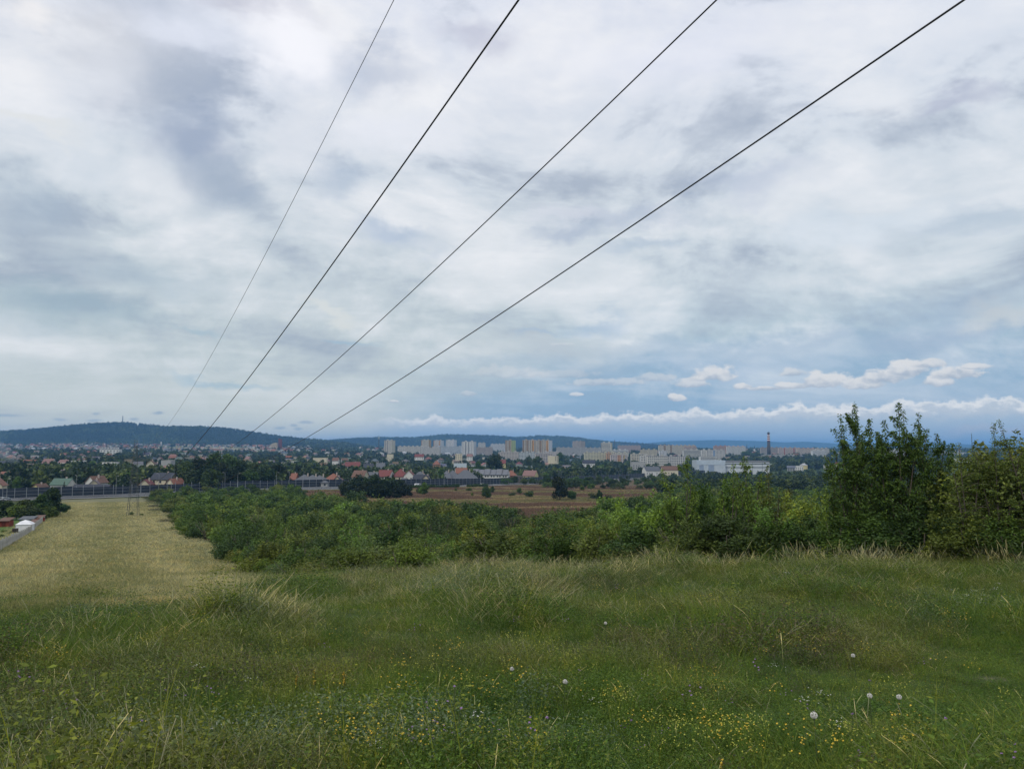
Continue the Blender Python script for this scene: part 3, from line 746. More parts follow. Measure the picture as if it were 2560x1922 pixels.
# ------------------------------------------------------------------ houses
WALLS = {'white': (.62, .61, .57), 'cream': (.58, .52, .38), 'grey': (.36, .36, .35), 'yellow': (.60, .52, .26), 'pink': (.55, .38, .30), 'brown': (.26, .18, .12), 'brick': (.30, .12, .08), 'beige': (.48, .42, .32)}
ROOFS = {'orange': (.22, .095, .062), 'red': (.17, .052, .046), 'brown': (.15, .085, .06), 'grey': (.11, .12, .135), 'dark': (.04, .045, .06), 'green': (.085, .145, .11), 'purple': (.14, .11, .12), 'pale': (.40, .41, .42), 'rose': (.22, .13, .115)}
def house_parts(e, w, d, h, roof, rh, wc, rc, detail=2, ridge='x', windows=True, chim=True, over=.45, storeys=2):
    """walls with gables, roof slabs, windows, chimney; front is -y"""
    x, y = w / 2, d / 2; m = MB()
    if roof == 'gable':
        if ridge == 'x':
            m.box(-x, x, -y, y, -1.5, h)
            for s in (-1, 1): m.poly([(s * x, -y * s, h), (s * x, y * s, h), (s * x, 0, h + rh)])
        else:
            m.box(-x, x, -y, y, -1.5, h)
            for s in (-1, 1): m.poly([(x * -s * -1 if False else (-x if s < 0 else x), s * y, h), (x if s < 0 else -x, s * y, h), (0, s * y, h + rh)])
    else: m.box(-x, x, -y, y, -1.5, h)
    if roof == 'flat': m.box(-x - .05, x + .05, -y - .05, -y + .2, h + .005, h + .4); m.box(-x - .05, x + .05, y - .2, y + .05, h + .005, h + .4)
    ob('wall', m.mesh('wall', M['plaster']), e, color=wc)
    r = MB(); th = .22
    if roof == 'gable':
        if ridge == 'x':
            k = rh / y; dz = over * k
            for s in (-1, 1):
                pts = [(-x - over, s * (y + over), h - dz), (x + over, s * (y + over), h - dz), (x + over, 0, h + rh), (-x - over, 0, h + rh)]
                r.slab(pts if s < 0 else pts[::-1], th)
        else:
            k = rh / x; dz = over * k
            for s in (-1, 1):
                pts = [(s * (x + over), -y - over, h - dz), (s * (x + over), y + over, h - dz), (0, y + over, h + rh), (0, -y - over, h + rh)]
                r.slab(pts[::-1] if s < 0 else pts, th)
    elif roof == 'hip':
        o = over; rl = max(x - y, .0) if ridge == 'x' else 0; ry = max(y - x, 0) if ridge != 'x' else 0
        A, B, C, D = (-x - o, -y - o, h - .25), (x + o, -y - o, h - .25), (x + o, y + o, h - .25), (-x - o, y + o, h - .25)
        P1, P2 = (-rl, -ry, h + rh), (rl, ry, h + rh)
        if rl > 0:
            r.slab([A, B, P2, P1], th); r.slab([B, C, P2], th); r.slab([C, D, P1, P2], th); r.slab([D, A, P1], th)
        elif ry > 0:
            r.slab([A, B, P1], th); r.slab([B, C, P2, P1], th); r.slab([C, D, P2], th); r.slab([D, A, P1, P2], th)
        else:
            for a, b in ((A, B), (B, C), (C, D), (D, A)): r.slab([a, b, (0, 0, h + rh)], th)
    elif roof == 'shed':
        r.slab([(-x - over, -y - over, h), (x + over, -y - over, h), (x + over, y + over, h + rh), (-x - over, y + over, h + rh)], th)
    else: r.box(-x + .1, x - .1, -y + .2, y - .2, h + .01, h + .14)
    ro = ob('roof', r.mesh('roof', M['roof']), e, color=rc)
    if chim and roof in ('gable', 'hip'):
        cx = x * .35; ob('chimney', MB().box(cx - .35, cx + .35, -.3, .4, h + rh * .4, h + rh + .9).mesh('chimney', M['plaster']), ro, color=(.45, .38, .33))
    if windows:
        m2 = []; nf = max(1, storeys)
        nc = max(2, int(w / 3.2))
        for f in range(nf):
            z0 = .9 + f * 2.8
            if z0 + 1.4 > h + (rh if roof == 'gable' and ridge != 'x' else 0): break
            for c in range(nc):
                cx = -x + (c + .5) * w / nc
                if roof == 'gable' and ridge != 'x' and z0 > h - 1 and abs(cx) > x * .45: continue
                if rnd.random() < .1: continue
                m2.append((cx, z0))
        if detail >= 2:
            wm = cached('win', lambda: MB().box(-.55, .55, -.05, .05, 0, 1.35).mesh('window', M['glass']))
            for cx, z0 in m2: ob('window', wm, e, (cx, -y - .03, z0))
        elif m2:
            q = MB()
            for cx, z0 in m2: q.box(cx - .6, cx + .6, -y - .07, -y + .05, z0, z0 + 1.4)
            ob('window', q.mesh('window', M['glass']), e, kind='stuff')
def house(px, Y, wpx, toprow, roof, wc, rc, label, d=9, rz=0.0, ridge='x', frac=.42, detail=2, storeys=2, name='house', cat='house', group=None, hmin=3.0, z=None, chim=True, sink=None):
    x, y, zg = at(px, Y); w = wpx / F * Y
    H = max(ztop(toprow, Y) - zg, hmin); 
    if H > 15: zg = ztop(toprow, Y) - 9.0; H = 9.0
    rh = H * frac if roof != 'flat' else 0
    if roof in ('gable', 'hip'): rh = min(rh, (d if ridge == 'x' else w) * .5)
    e = empty(name, (x, y, zg), rz)
    house_parts(e, w, d, H - rh, roof, rh, WALLS[wc] if isinstance(wc, str) else wc, ROOFS[rc] if isinstance(rc, str) else rc, detail, ridge, storeys=storeys, chim=chim)
    tag(e, label, cat, group); return e
# front rows behind the noise barrier, left to right
def row_Y(px): return float(path_Y((px - 1280) / F))
house(2, 395, 40, 1193, 'gable', 'cream', 'orange', 'cream gabled house with red roof at the left edge behind the barrier', ridge='y', frac=.45, rz=.35, d=10)
house(170, 425, 42, 1196, 'gable', 'white', 'green', 'white house with pale green metal roof behind the barrier', frac=.45)
house(252, 430, 30, 1190, 'gable', 'white', 'brown', 'white gabled house with dark brown roof, right of the green-roofed house', ridge='y', frac=.5, rz=-.3)
house(243, 400, 86, 1211, 'gable', 'brown', 'dark', 'long low dark brown shed right behind the barrier', frac=.4, d=6, chim=False, name='shed', cat='shed')
house(247, 415, 24, 1199, 'gable', 'cream', 'purple', 'small cream house with grey-purple roof before the brown-roofed one', ridge='y', frac=.6, rz=.4)
house(376, 440, 32, 1198, 'gable', 'cream', 'red', 'red-brown and cream gabled house behind the pylon', ridge='y', frac=.7, rz=.15)
house(420, 455, 48, 1182, 'gable', 'cream', 'dark', 'tall cream two-storey house with long dark grey roof by the dark grove', frac=.38, d=11, storeys=3)
house(447, 442, 24, 1196, 'gable', 'cream', 'orange', 'cream gable annex with orange edge at the right of the two-storey house', ridge='y', frac=.5, rz=-.3)
house(113, 430, 14, 1209, 'gable', 'yellow', 'brown', 'small yellow gable just above the barrier top', ridge='y', frac=.6, name='shed', cat='shed')
house(163, 560, 40, 1174, 'hip', 'beige', 'purple', 'wide house with grey-purple hipped roof behind the green-roofed house', frac=.5, d=11)
house(94, 520, 20, 1184, 'flat', 'white', 'pale', 'small flat-roofed white house in the trees, upper left of the green-roofed house', detail=2)
house(30, 560, 27, 1179, 'gable', 'white', 'orange', 'long house with orange roof near the left edge', frac=.4)
house(28, 480, 30, 1192, 'flat', 'white', 'green', 'low white house with flat roof below the orange-roofed one near the left edge')
house(86, 900, 32, 1149, 'gable', 'pink', 'orange', 'house with bright orange roof and long grey wing right of the smoke', frac=.4)
house(132, 830, 24, 1147, 'gable', 'white', 'rose', 'white house with pale pink roof among the left slope trees', frac=.45)
house(170, 860, 20, 1149, 'gable', 'white', 'rose', 'white house with rose roof, left of the white pair', frac=.4)
house(205, 840, 27, 1152, 'flat', 'white', 'pale', 'blocky white flat-roofed villa on the left slope')
house(155, 800, 30, 1158, 'flat', 'cream', 'pale', 'cream flat-roofed house below the rose-roofed one')
house(285, 760, 32, 1156, 'flat', 'white', 'grey', 'modern white house with grey terraces in the middle of the left slope')
house(385, 700, 18, 1150, 'gable', 'cream', 'brown', 'cream gable end with brown roof above the pylon', ridge='y', frac=.5, rz=.3)
house(398, 760, 18, 1155, 'hip', 'grey', 'purple', 'house with steep grey-purple roof and white chimney left of the grove', frac=.6)
house(427, 720, 24, 1151, 'flat', 'grey', 'pale', 'grey flat-roofed house at the left edge of the dark grove')
house(423, 640, 34, 1164, 'hip', 'white', 'rose', 'white house with low pale roof touching the dark grove', frac=.4)
# three pyramid roofs
for px, t in ((768, 1186), (785, 1187.5), (802, 1189)):
    pass
for i, (px, wpx, tp, txt) in enumerate(((766, 48, 1186, 'leftmost of the three pyramids'), (786, 48, 1187, 'middle of the three pyramids'), (804, 50, 1188, 'rightmost of the three pyramids'))):
    house(px, 520 - i * 9, wpx, tp, 'hip', 'grey', 'grey', 'house under grey pyramid roof with skylights, ' + txt, frac=.62, d=13, rz=.0)
house(838, 530, 46, 1184, 'hip', 'cream', 'orange', 'orange-roofed house with cream dormer right of the grey pyramids', frac=.6, d=12)
house(849, 512, 12, 1191, 'gable', 'cream', 'dark', 'cream dormer gable with dark edge on the orange-roofed house', ridge='y', frac=.5, name='dormer', cat='dormer', d=5)
house(741, 560, 14, 1183, 'gable', 'brick', 'orange', 'orange roof peeping out left of the grey pyramids', frac=.6)
house(905, 560, 32, 1176, 'gable', 'cream', 'brown', 'cream gable with brown roof above the dark willows', frac=.5, rz=-.3)
house(933, 565, 30, 1180, 'gable', 'grey', 'grey', 'house with plain grey roof right of the cream gable', frac=.7)
house(968, 585, 34, 1175, 'gable', 'white', 'red', 'left wing with red roof and white gable of the long red-roofed row', frac=.5, rz=-.35)
house(1004, 590, 36, 1171.5, 'hip', 'cream', 'red', 'middle red-roofed house with round dormer', frac=.5, d=12)
house(1026, 580, 24, 1176, 'gable', 'white', 'red', 'right red-roofed house with white gable dormer', ridge='y', frac=.5)
house(1052, 610, 42, 1179, 'hip', 'grey', 'grey', 'wide grey hipped roof right of the red roofs', frac=.6, d=12)
house(1056, 570, 38, 1186, 'gable', 'cream', 'dark', 'blue-black roof with cream gable facing, just behind the barrier', frac=.8, d=10, rz=-.25)
house(1068, 568, 20, 1188, 'gable', 'cream', 'dark', 'cream gable front on the right of the blue-black roof', ridge='y', frac=.55)
house(1014, 560, 22, 1195, 'gable', 'white', 'grey', 'small white gable below the red-roofed row', ridge='y', frac=.5, rz=.5)
house(1118, 640, 30, 1176, 'hip', 'brick', 'grey', 'grey hipped roof right of the round tree', frac=.6, d=14)
house(1133, 650, 36, 1175, 'hip', 'brick', 'grey', 'grey hipped roof with skylights, middle one of its three', frac=.65, d=14)
house(1165, 632, 58, 1175, 'hip', 'brown', 'grey', 'broad grey pyramid roof with skylights and dark red-brown walls', frac=.6, d=16)
house(1155, 690, 27, 1169.5, 'gable', 'cream', 'orange', 'bright orange roof standing out behind the grey hipped roofs', frac=.6)
# stepped white terrace: six units
x0, x1 = 1186, 1268
ter = empty('terrace_house', (at(1228, 665)[0], 665, ztop(1172.5, 665) - 9.8))
ter.rotation_euler = (0, 0, -.18)
for i in range(6):
    lx = (i - 2.5) * 5.2
    m = MB().box(lx - 2.55, lx + 2.55, -4.5 - i * .0, 5, -1.5, 5.2)
    for s in (-1, 1):
        m.poly([(lx + s * 2.55, -4.5 * s, 5.2), (lx + s * 2.55, 5 * s, 5.2), (lx + s * 2.55, .3, 9.6 - (i % 2) * .5)])
    ob('wall', m.mesh('wall', M['plaster']), ter, color=WALLS['white'])
    r = MB(); tpz = 9.8 - (i % 2) * .5
    r.slab([(lx - 2.5, -5.2, 5.0), (lx + 2.5, -5.2, 5.0), (lx + 2.5, .3, tpz), (lx - 2.5, .3, tpz)], .2)
    r.slab([(lx + 2.5, 5.6, 5.0), (lx - 2.5, 5.6, 5.0), (lx - 2.5, .3, tpz), (lx + 2.5, .3, tpz)], .2)
    ro = ob('roof', r.mesh('roof', M['roof']), ter, color=(.16, .17, .19))
    ob('parapet', MB().box(lx + 2.45, lx + 2.68, -5.2, 5.6, 5.0, 5.3).slab([(lx + 2.45, -5.4, 5.1), (lx + 2.72, -5.4, 5.1), (lx + 2.72, .3, tpz + .12), (lx + 2.45, .3, tpz + .12)], .3).mesh('parapet', M['panel']), ter)
    for wx in (-1.2, .9):
        ob('window', cached('win', None), ter, (lx + wx, -4.53, 3.2)); ob('window', cached('win', None), ter, (lx + wx, -4.53, .6))
ob('window', MB().box(0, .1, -1.5, 3, 1.2, 3.6).mesh('window', M['glass']), ter, (15.62, 0, 0))
tag(ter, 'white terrace of six units with stepped grey roofs behind the barrier', 'terrace house')
house(1278, 700, 28, 1176, 'hip', 'brick', 'orange', 'orange hipped roof right of the white terrace', frac=.7)
house(1326, 700, 32, 1176, 'gable', 'yellow', 'rose', 'house with brown-red roof and yellow gable standing alone by the barrier', frac=.6, rz=-.45)
house(1296, 670, 22, 1190, 'flat', (.10, .09, .08), 'pale', 'low pale flat roof between the orange and brown-red roofs', hmin=3)
house(885, 900, 36, 1155, 'gable', 'white', 'red', 'large white house with bright red roof in the centre of town', frac=.45, rz=.2)
house(925, 880, 24, 1159, 'gable', 'grey', 'dark', 'house with blue-grey roofs right of the large red-roofed house', frac=.55)
house(955, 850, 20, 1157, 'gable', 'white', 'grey', 'white house with grey mansard above the red-roofed row', frac=.5)
house(838, 820, 29, 1170, 'flat', 'white', 'pale', 'low white flat building left below the large red-roofed house', hmin=3.5)
house(843, 1150, 15, 1144, 'gable', 'white', 'brown', 'upright white house with brown roof in the centre', frac=.3)
house(805, 1180, 34, 1145, 'flat', 'cream', 'pale', 'cream row with small windows left of the upright white house', detail=2)
house(1093, 900, 17, 1151, 'hip', 'brown', 'orange', 'dull orange hip roof alone in the trees', frac=.7)
house(1152, 880, 30, 1158, 'gable', (.12, .13, .12), (.26, .31, .33), 'pale blue sloping metal roofs among the trees', frac=.4)
house(1258, 1000, 12, 1149, 'gable', 'yellow', 'red', 'small bright red roof right of the huge dark tree', frac=.5)
house(1148, 1300, 16, 1135, 'flat', 'cream', 'pale', 'yellowish block house under the tall grey-white tower', storeys=3)
house(1175, 1250, 14, 1135, 'gable', 'white', 'rose', 'white house with rounded roof under the tall grey-white tower', frac=.4)
house(978, 1500, 15, 1136, 'flat', 'cream', 'pale', 'cream cube house under the cream tower', storeys=3)
house(1050, 1350, 22, 1135, 'gable', 'white', 'red', 'white house with steep dark red gables in the centre', frac=.6)
house(1382, 1080, 10, 1140, 'flat', 'cream', 'pale', 'pale slab end wall between dark trees right of the long block', storeys=5, d=22, rz=.4)
house(1470, 1150, 30, 1150, 'gable', 'white', 'dark', 'white house with black steep roof left of the dark wood', frac=.5)
house(1625, 930, 42, 1166, 'gable', 'white', 'grey', 'white gabled hall with grey panelled roofs right of the dark wood', frac=.5, rz=.4)
house(1670, 950, 40, 1165, 'gable', 'cream', 'brown', 'long low brown roof behind the tall shrub', frac=.6)
house(1592, 1050, 32, 1155, 'flat', 'grey', 'dark', 'long black flat hall before the grey-white flats', d=20, name='hall', cat='hall')
house(1985, 1250, 30, 1165, 'flat', 'white', 'pale', 'low pale roofs right of the big white hall', hmin=4)
house(2003, 1300, 14, 1158, 'hip', 'yellow', 'pale', 'small yellow house above the low pale roofs', frac=.3)
house(2070, 1300, 30, 1163, 'flat', 'white', 'grey', 'grey low shed at the foot of the tall sapling', hmin=4)
# the long white building with dormers on the left slope
def dormer_block():
    px, Y = 284, 1500; x, y, zg = at(px, Y); zg = ztop(1131, Y); e = empty('apartment_house', (x, y, zg), .08)
    ob('wall', MB().box(-18, 18, -7, 7, -6, 6.5).mesh('wall', M['plaster']), e, color=WALLS['white'])
    ob('roof', MB().slab([(-18.4, -7.4, 6.5), (18.4, -7.4, 6.5), (17, 0, 10.5), (-17, 0, 10.5)], .25).slab([(18.4, 7.4, 6.5), (-18.4, 7.4, 6.5), (-17, 0, 10.5), (17, 0, 10.5)], .25).mesh('roof', M['roof']), e, color=ROOFS['grey'])
    for i in range(6):
        cx = -15 + i * 6; o = ob('dormer', MB().box(cx - 1.6, cx + 1.6, -7.3, -2, 6.8, 9.6).mesh('dormer', M['plaster']), e, color=(.72, .72, .7))
        ob('window', MB().box(cx - .8, cx + .8, -7.38, -7.2, 7.3, 8.9).mesh('window', M['glass']), o)
        for z in (-1, 2.6): ob('window', MB().box(cx - 1.2, cx + 1.2, -7.08, -6.9, z, z + 1.6).mesh('window', M['glass']), e)
    tag(e, 'long white building with a row of six white dormers on the left slope', 'apartment house')
dormer_block()

# ------------------------------------------------------------------ apartment blocks
def block(px, wpx, toprow, Y, wc, label, cols=None, d=14, rz=0.0, side=None, strips=(), roofc=(.3, .3, .3), pent=True, name='apartment_block', cat='apartment block', style='grid', acc=None, storey=2.9):
    x, y, zg = at(px, Y); w = wpx / F * Y; H = ztop(toprow, Y) - zg
    if side: d = max(d, 12); wf = (w - d * math.sin(abs(rz))) / math.cos(rz); w = max(wf, 8)
    e = empty(name, (x, y, zg), rz); c = WALLS[wc] if isinstance(wc, str) else wc; g_ = sum(c) / 3 + .03; c = tuple(v * .62 + g_ * .38 for v in c)
    ob('wall', MB().box(-w / 2, w / 2, -d / 2, d / 2, -2, H).mesh('wall', M['plaster']), e, color=c)
    if side:
        s = 1 if rz < 0 else -1
        ob('side_wall', MB().box(s * w / 2 + (.02 if s > 0 else -.3), s * w / 2 + (.3 if s > 0 else -.02), -d / 2, d / 2, -2, H).mesh('side_wall', M['plaster']), e, color=side)
    ob('roof', MB().box(-w / 2 - .15, w / 2 + .15, -d / 2 - .15, d / 2 + .15, H + .02, H + .5).mesh('roof', M['plaster']), e, color=roofc)
    if pent:
        q = MB(); 
        for k in range(max(1, int(w / 12))): cx = -w / 2 + (k + .5) * w / max(1, int(w / 12)); q.box(cx - 2, cx + 2, -2, 2.5, H + .5, H + 2.8)
        ob('roof_housing', q.mesh('roof_housing', M['plaster']), e, color=(c[0] * .8, c[1] * .8, c[2] * .8))
    for f0, f1, sc_ in strips:   # coloured facade strips as fractions of the width
        ob('facade_strip', MB().box(-w / 2 + f0 * w, -w / 2 + f1 * w, -d / 2 - .12, -d / 2 - .005, 0, H - .2).mesh('facade_strip', M['plaster']), e, color=sc_)
    nf = max(2, int((H - .6) / storey)); nc = cols or max(3, int(w / 3.3)); q = MB()
    for f in range(nf):
        z0 = H - 2.4 - f * storey
        if style == 'bands': q.box(-w / 2 + .8, w / 2 - .8, -d / 2 - .2, -d / 2 + .1, z0, z0 + 1.3); continue
        for k in range(nc):
            cx = -w / 2 + (k + .5) * w / nc; ww = w / nc * (.30 if style == 'grid' else .4)
            q.box(cx - ww, cx + ww, -d / 2 - .2, -d / 2 + .1, z0, z0 + 1.45)
        if side:
            s = 1 if rz < 0 else -1
            for cy_ in (-d * .25, d * .25): q.box(min(s * (w / 2 + .2), s * (w / 2 + .4)), max(s * (w / 2 + .2), s * (w / 2 + .4)), cy_ - .6, cy_ + .6, z0, z0 + 1.3)
    ob('window', q.mesh('window', M['glass']), e, kind='stuff')
    tag(e, label, cat); return e
OR_, BR_, TN = (.55, .30, .09), (.33, .22, .12), (.5, .42, .3)
SW = (.7, .69, .66)
block(976, 27, 1101, 2150, (.60, .55, .42), 'cream tower block standing alone, leftmost of the towers', cols=7, d=16, rz=-.45, side=(.66, .60, .46), strips=((.16, .24, (.25, .2, .2)), (.42, .48, (.25, .2, .2))))
block(1067, 24, 1100, 2600, (.58, .52, .38), 'orange-edged tower, first of the three towers before the hill', cols=6, d=15, rz=-.45, side=(.55, .36, .14), strips=((0, .1, OR_),))
block(1098, 26, 1101, 2650, (.60, .55, .5), 'tower with orange strips, middle one before the hill', cols=6, d=18, rz=-.5, side=(.62, .64, .66), strips=((0, .1, OR_), (.7, .85, OR_)))
block(1129, 27, 1100, 2600, (.62, .62, .62), 'pale grey-white tower, right one of the three before the hill', cols=6, d=18, rz=-.5, side=(.68, .69, .7))
block(1173, 36, 1104, 2000, (.66, .65, .62), 'tall grey-white tower with dark window columns', cols=8, d=16, rz=-.35, side=(.6, .62, .64), strips=((.3, .36, (.2, .2, .22)), (.55, .61, (.2, .2, .22))))
block(1276, 26, 1101, 1980, TN, 'brown-banded tower with a lime green end wall', cols=6, d=22, rz=-.5, side=(.52, .62, .30), strips=((.05, .2, BR_), (.62, .8, BR_), (.9, 1, BR_)))
block(1323, 34, 1100, 2000, TN, 'brown and cream tower, left half of the joined pair', cols=7, d=14, rz=-.2, side=(.6, .56, .5), strips=((0, .12, BR_), (.3, .45, BR_), (.75, .9, OR_)))
block(1358, 44, 1101, 1995, TN, 'brown tower with blank white right end, right half of the joined pair', cols=8, d=26, rz=-.42, side=(.70, .71, .73), strips=((0, .1, BR_), (.35, .5, BR_), (.85, 1, OR_)))
block(1446, 32, 1103, 2500, (.42, .34, .28), 'tan block on the hillside right of the brown towers', cols=6, d=30, rz=-.6, side=(.45, .38, .32))
block(1515, 29, 1107, 1900, (.64, .62, .52), 'cream and white striped office tower', cols=4, d=14, rz=-.35, side=(.56, .52, .38), style='bands', strips=((.0, .06, (.3, .3, .3)),))
block(1034, 76, 1116, 2250, (.62, .58, .48), 'long cream slab block behind the house roofs, right of the cream tower', d=12, rz=-.1)
block(1078, 50, 1119, 2100, (.58, .54, .46), 'cream slab block with brown windows below the three towers', d=12, rz=-.15)
block(1125, 62, 1116, 2250, (.45, .52, .58), 'blue-white slab block left of the grey-white tower', d=12, rz=-.1)
block(1212, 40, 1118, 2200, (.45, .36, .3), 'dull pink low slab between two towers', d=12)
block(1205, 18, 1107, 2900, (.58, .55, .47), 'low cream block on the hilltop behind the pink slab', d=20)
block(1245, 36, 1110, 2800, (.6, .6, .6), 'white blocks on the rise left of the lime-ended tower', d=16)
block(1272, 50, 1130, 1720, (.60, .50, .40), 'cream five-storey slab with pale end wall, left of the long row', d=12, rz=.12)
block(1325, 56, 1131, 1700, (.48, .52, .5), 'grey-green five-storey slab, middle of the long row', d=12, rz=-.05)
block(1358, 42, 1134, 1550, (.5, .42, .36), 'pinkish lower slab before the grey-green one', d=12, rz=.1)
block(1378, 40, 1129, 1950, (.58, .5, .44), 'pale pink slab behind the dark trees under the towers', d=12)
block(1420, 60, 1119, 2200, (.42, .41, .39), 'long grey slab block under the tan block', d=12, rz=-.05)
block(1475, 55, 1120, 2250, (.44, .44, .42), 'second long grey slab left of the office tower', d=12)
block(1497, 76, 1131, 1750, (.62, .56, .3), 'long yellow slab block with rows of small windows', d=12)
block(1520, 12, 1132, 1735, (.62, .3, .06), 'orange section in the middle of the yellow slab', d=13)
block(1546, 42, 1131, 1760, (.64, .6, .42), 'pale yellow right end of the long yellow slab', d=12)
block(1548, 40, 1125, 2000, (.66, .67, .66), 'low white hall with window bands right of the office tower', d=16, style='bands')
block(1545, 42, 1137, 1600, (.56, .46, .42), 'white and rose slab below the yellow one', d=12, strips=((.4, .6, (.55, .3, .15)), (.75, .85, (.5, .4, .2))))
block(1590, 30, 1135, 1620, (.6, .52, .34), 'yellow-cream slab right of the rose one', d=12)
block(1571, 56, 1114, 2900, (.5, .34, .27), 'brick-pink far row on the horizon right of the office tower', d=14)
block(1620, 40, 1124, 2150, (.6, .5, .28), 'ochre four-storey block with regular windows', d=12)
block(1655, 18, 1127, 1900, (.62, .63, .65), 'small white block right of the ochre one', d=12)
block(1690, 92, 1113.5, 2450, (.62, .54, .36), 'long cream block with brown roof edge high on the right', d=14, roofc=(.25, .12, .08), strips=((.12, .18, BR_), (.3, .35, BR_)))
block(1722, 32, 1117, 2400, (.5, .36, .26), 'brownish section right of the long cream block', d=12, roofc=(.3, .1, .08))
block(1612, 28, 1139, 1350, (.58, .57, .53), 'grey-white new flats with dark setbacks, left part', d=14, strips=((.0, .5, (.6, .59, .55)),))
block(1640, 50, 1140, 1330, (.60, .57, .48), 'grey-white new flats with dark top floor, middle part', d=14, roofc=(.08, .07, .08))
block(1685, 42, 1141, 1350, (.56, .54, .5), 'grey-white new flats, right part beside the tall shrub', d=14, roofc=(.1, .08, .08))
block(1725, 42, 1125, 1900, (.60, .58, .5), 'cream and white banded block above the big hall', d=12, style='bands')
block(1757, 14, 1125, 1880, (.64, .62, .56), 'plain cream end block beside the banded one', d=12)
block(1785, 46, 1125, 1860, (.60, .56, .5), 'cream block with blue stair strip above the big hall', d=12, strips=((.35, .45, (.3, .42, .6)),))
block(1798, 34, 1115, 2300, (.52, .30, .2), 'orange-pink upper block with red parapet', d=12, roofc=(.4, .1, .06))
block(1836, 46, 1116, 2280, (.60, .60, .56), 'long white block right of the orange-pink one', d=12, roofc=(.5, .2, .12))
block(1920, 46, 1119, 2350, (.40, .34, .28), 'brown-grey slab behind the striped smokestack', d=12, roofc=(.15, .1, .1))
block(1965, 48, 1119.5, 2340, (.55, .42, .34), 'pink-cream slab with red stair strips right of the smokestack', d=12, strips=((.25, .32, (.45, .15, .1)), (.75, .82, (.45, .15, .1))))
block(2010, 46, 1121, 2320, (.58, .46, .34), 'pale peach slab, third in the long row', d=12, roofc=(.5, .2, .12))
block(2050, 32, 1121, 2300, (.56, .50, .4), 'pale tan end of the long row', d=12)
block(2041, 34, 1127, 2100, (.64, .64, .62), 'white block with square grid of balconies at the end of the row', d=12, style='wide')
block(1935, 90, 1137, 2000, (.46, .45, .42), 'low grey concrete wall-like building at the foot of the smokestack', d=12, pent=False)
block(1765, 40, 1141, 1300, (.66, .66, .63), 'white box on the roof line of the big hall', d=10, pent=False, style='bands')
block(2230, 60, 1124, 2000, (.6, .6, .58), 'pale building glimpsed through the tall saplings', d=12)
block(2395, 110, 1131, 2300, (.62, .62, .6), 'low white hall glimpsed between saplings and hawthorn', d=20, pent=False, name='hall', cat='hall')
block(2402, 50, 1146, 1500, (.6, .6, .6), 'white corrugated shed glimpsed left of the hawthorn', d=16, pent=False, name='shed', cat='shed')
# industrial hall
def hall():
    px, Y = 1822, 1110; x, y, zg = at(px, Y); e = empty('factory_hall', (x, y, zg), 0)
    s = Y / F; w = 182 * s; top = ztop(1152, Y) - zg
    xl = -w / 2
    ob('wall', MB().box(xl + 38 * s, w / 2, -10, 30, -2, top - 1.5).mesh('wall', M['plaster']), e, color=(.54, .57, .59))
    ob('front_block', MB().box(xl, xl + 70 * s, -17, 12, -2, top + 1.0).mesh('front_block', M['plaster']), e, color=(.46, .51, .55))
    for k, (a, b) in enumerate(((6, 17), (28, 42))): ob('wall_panel', MB().box(xl + a * s, xl + b * s, -17.15, -17.01, -1, top - 5.5).mesh('wall_panel', M['plaster']), e, color=(.26, .32, .42))
    ob('fascia', MB().box(xl, xl + 70 * s, -17.3, -17.01, top - 5, top + 1.2).mesh('fascia', M['plaster']), e, color=(.46, .53, .6))
    for z in (top - 4.5, top - 9.5): ob('window_band', MB().box(xl + 70.5 * s, w / 2 - .5, -10.25, -10.01, z, z + .9).mesh('window_band', M['glass']), e)
    for k in range(4): ob('seam', MB().box(xl + (92 + k * 24) * s, xl + (92 + k * 24) * s + .3, -10.2, -10.01, 0, top - 2).mesh('seam', M['panel']), e)
    ob('roof', MB().box(xl + 70 * s, w / 2 + .5, -10.5, 30, top - 1.5, top - .2).mesh('roof', M['roof']), e, color=(.16, .16, .17))
    tag(e, 'big pale blue-white factory hall with dark window bands', 'factory hall')
hall()
# smokestack
def stack():
    Y = 2250; x, y, zg = at(1918, Y); H = ztop(1080, Y) - zg; s = Y / F; e = empty('smokestack', (x, y, zg))
    zb = ztop(1131, Y) - zg
    z = lambda r: ztop(r, Y) - zg
    def rad(r): return s * (2.3 + (r - 1080) * .05)
    mats_ = {'k': (.012, .010, .011), 'r': (.20, .022, .02), 'w': (.78, .76, .74), 'g': (.07, .06, .055)}
    for k, (a, b) in (('k', (1080, 1085)), ('r', (1085, 1087.5)), ('w', (1087.5, 1090)), ('r', (1090, 1093)), ('w', (1093, 1095.5)), ('r', (1095.5, 1098.5)), ('w', (1098.5, 1101)), ('r', (1101, 1103)), ('g', (1103, 1135))):
        ob('band', MB().tube([(0, 0, z(b) if b < 1135 else 0), (0, 0, z(a))], [rad(b), rad(a)], 16).mesh('band', M['plaster'], True), e, color=mats_[k])
    ob('platform', MB().tube([(0, 0, z(1083)), (0, 0, z(1081.5))], s * 3.8, 16).tube([(0, 0, z(1103.6)), (0, 0, z(1103))], s * 4.4, 16).tube([(0, 0, z(1123)), (0, 0, z(1122))], s * 4.6, 16).mesh('platform', M['pylon']), e)
    ob('water_tank', MB().tube([(0, 0, z(1131)), (0, 0, z(1128)), (0, 0, z(1124))], [s * 2.5, s * 4.3, s * 4.3], 16).mesh('water_tank', M['plaster'], True), e, color=(.30, .27, .24))
    tag(e, 'tall smokestack with red and white bands and black top', 'smokestack')
stack()
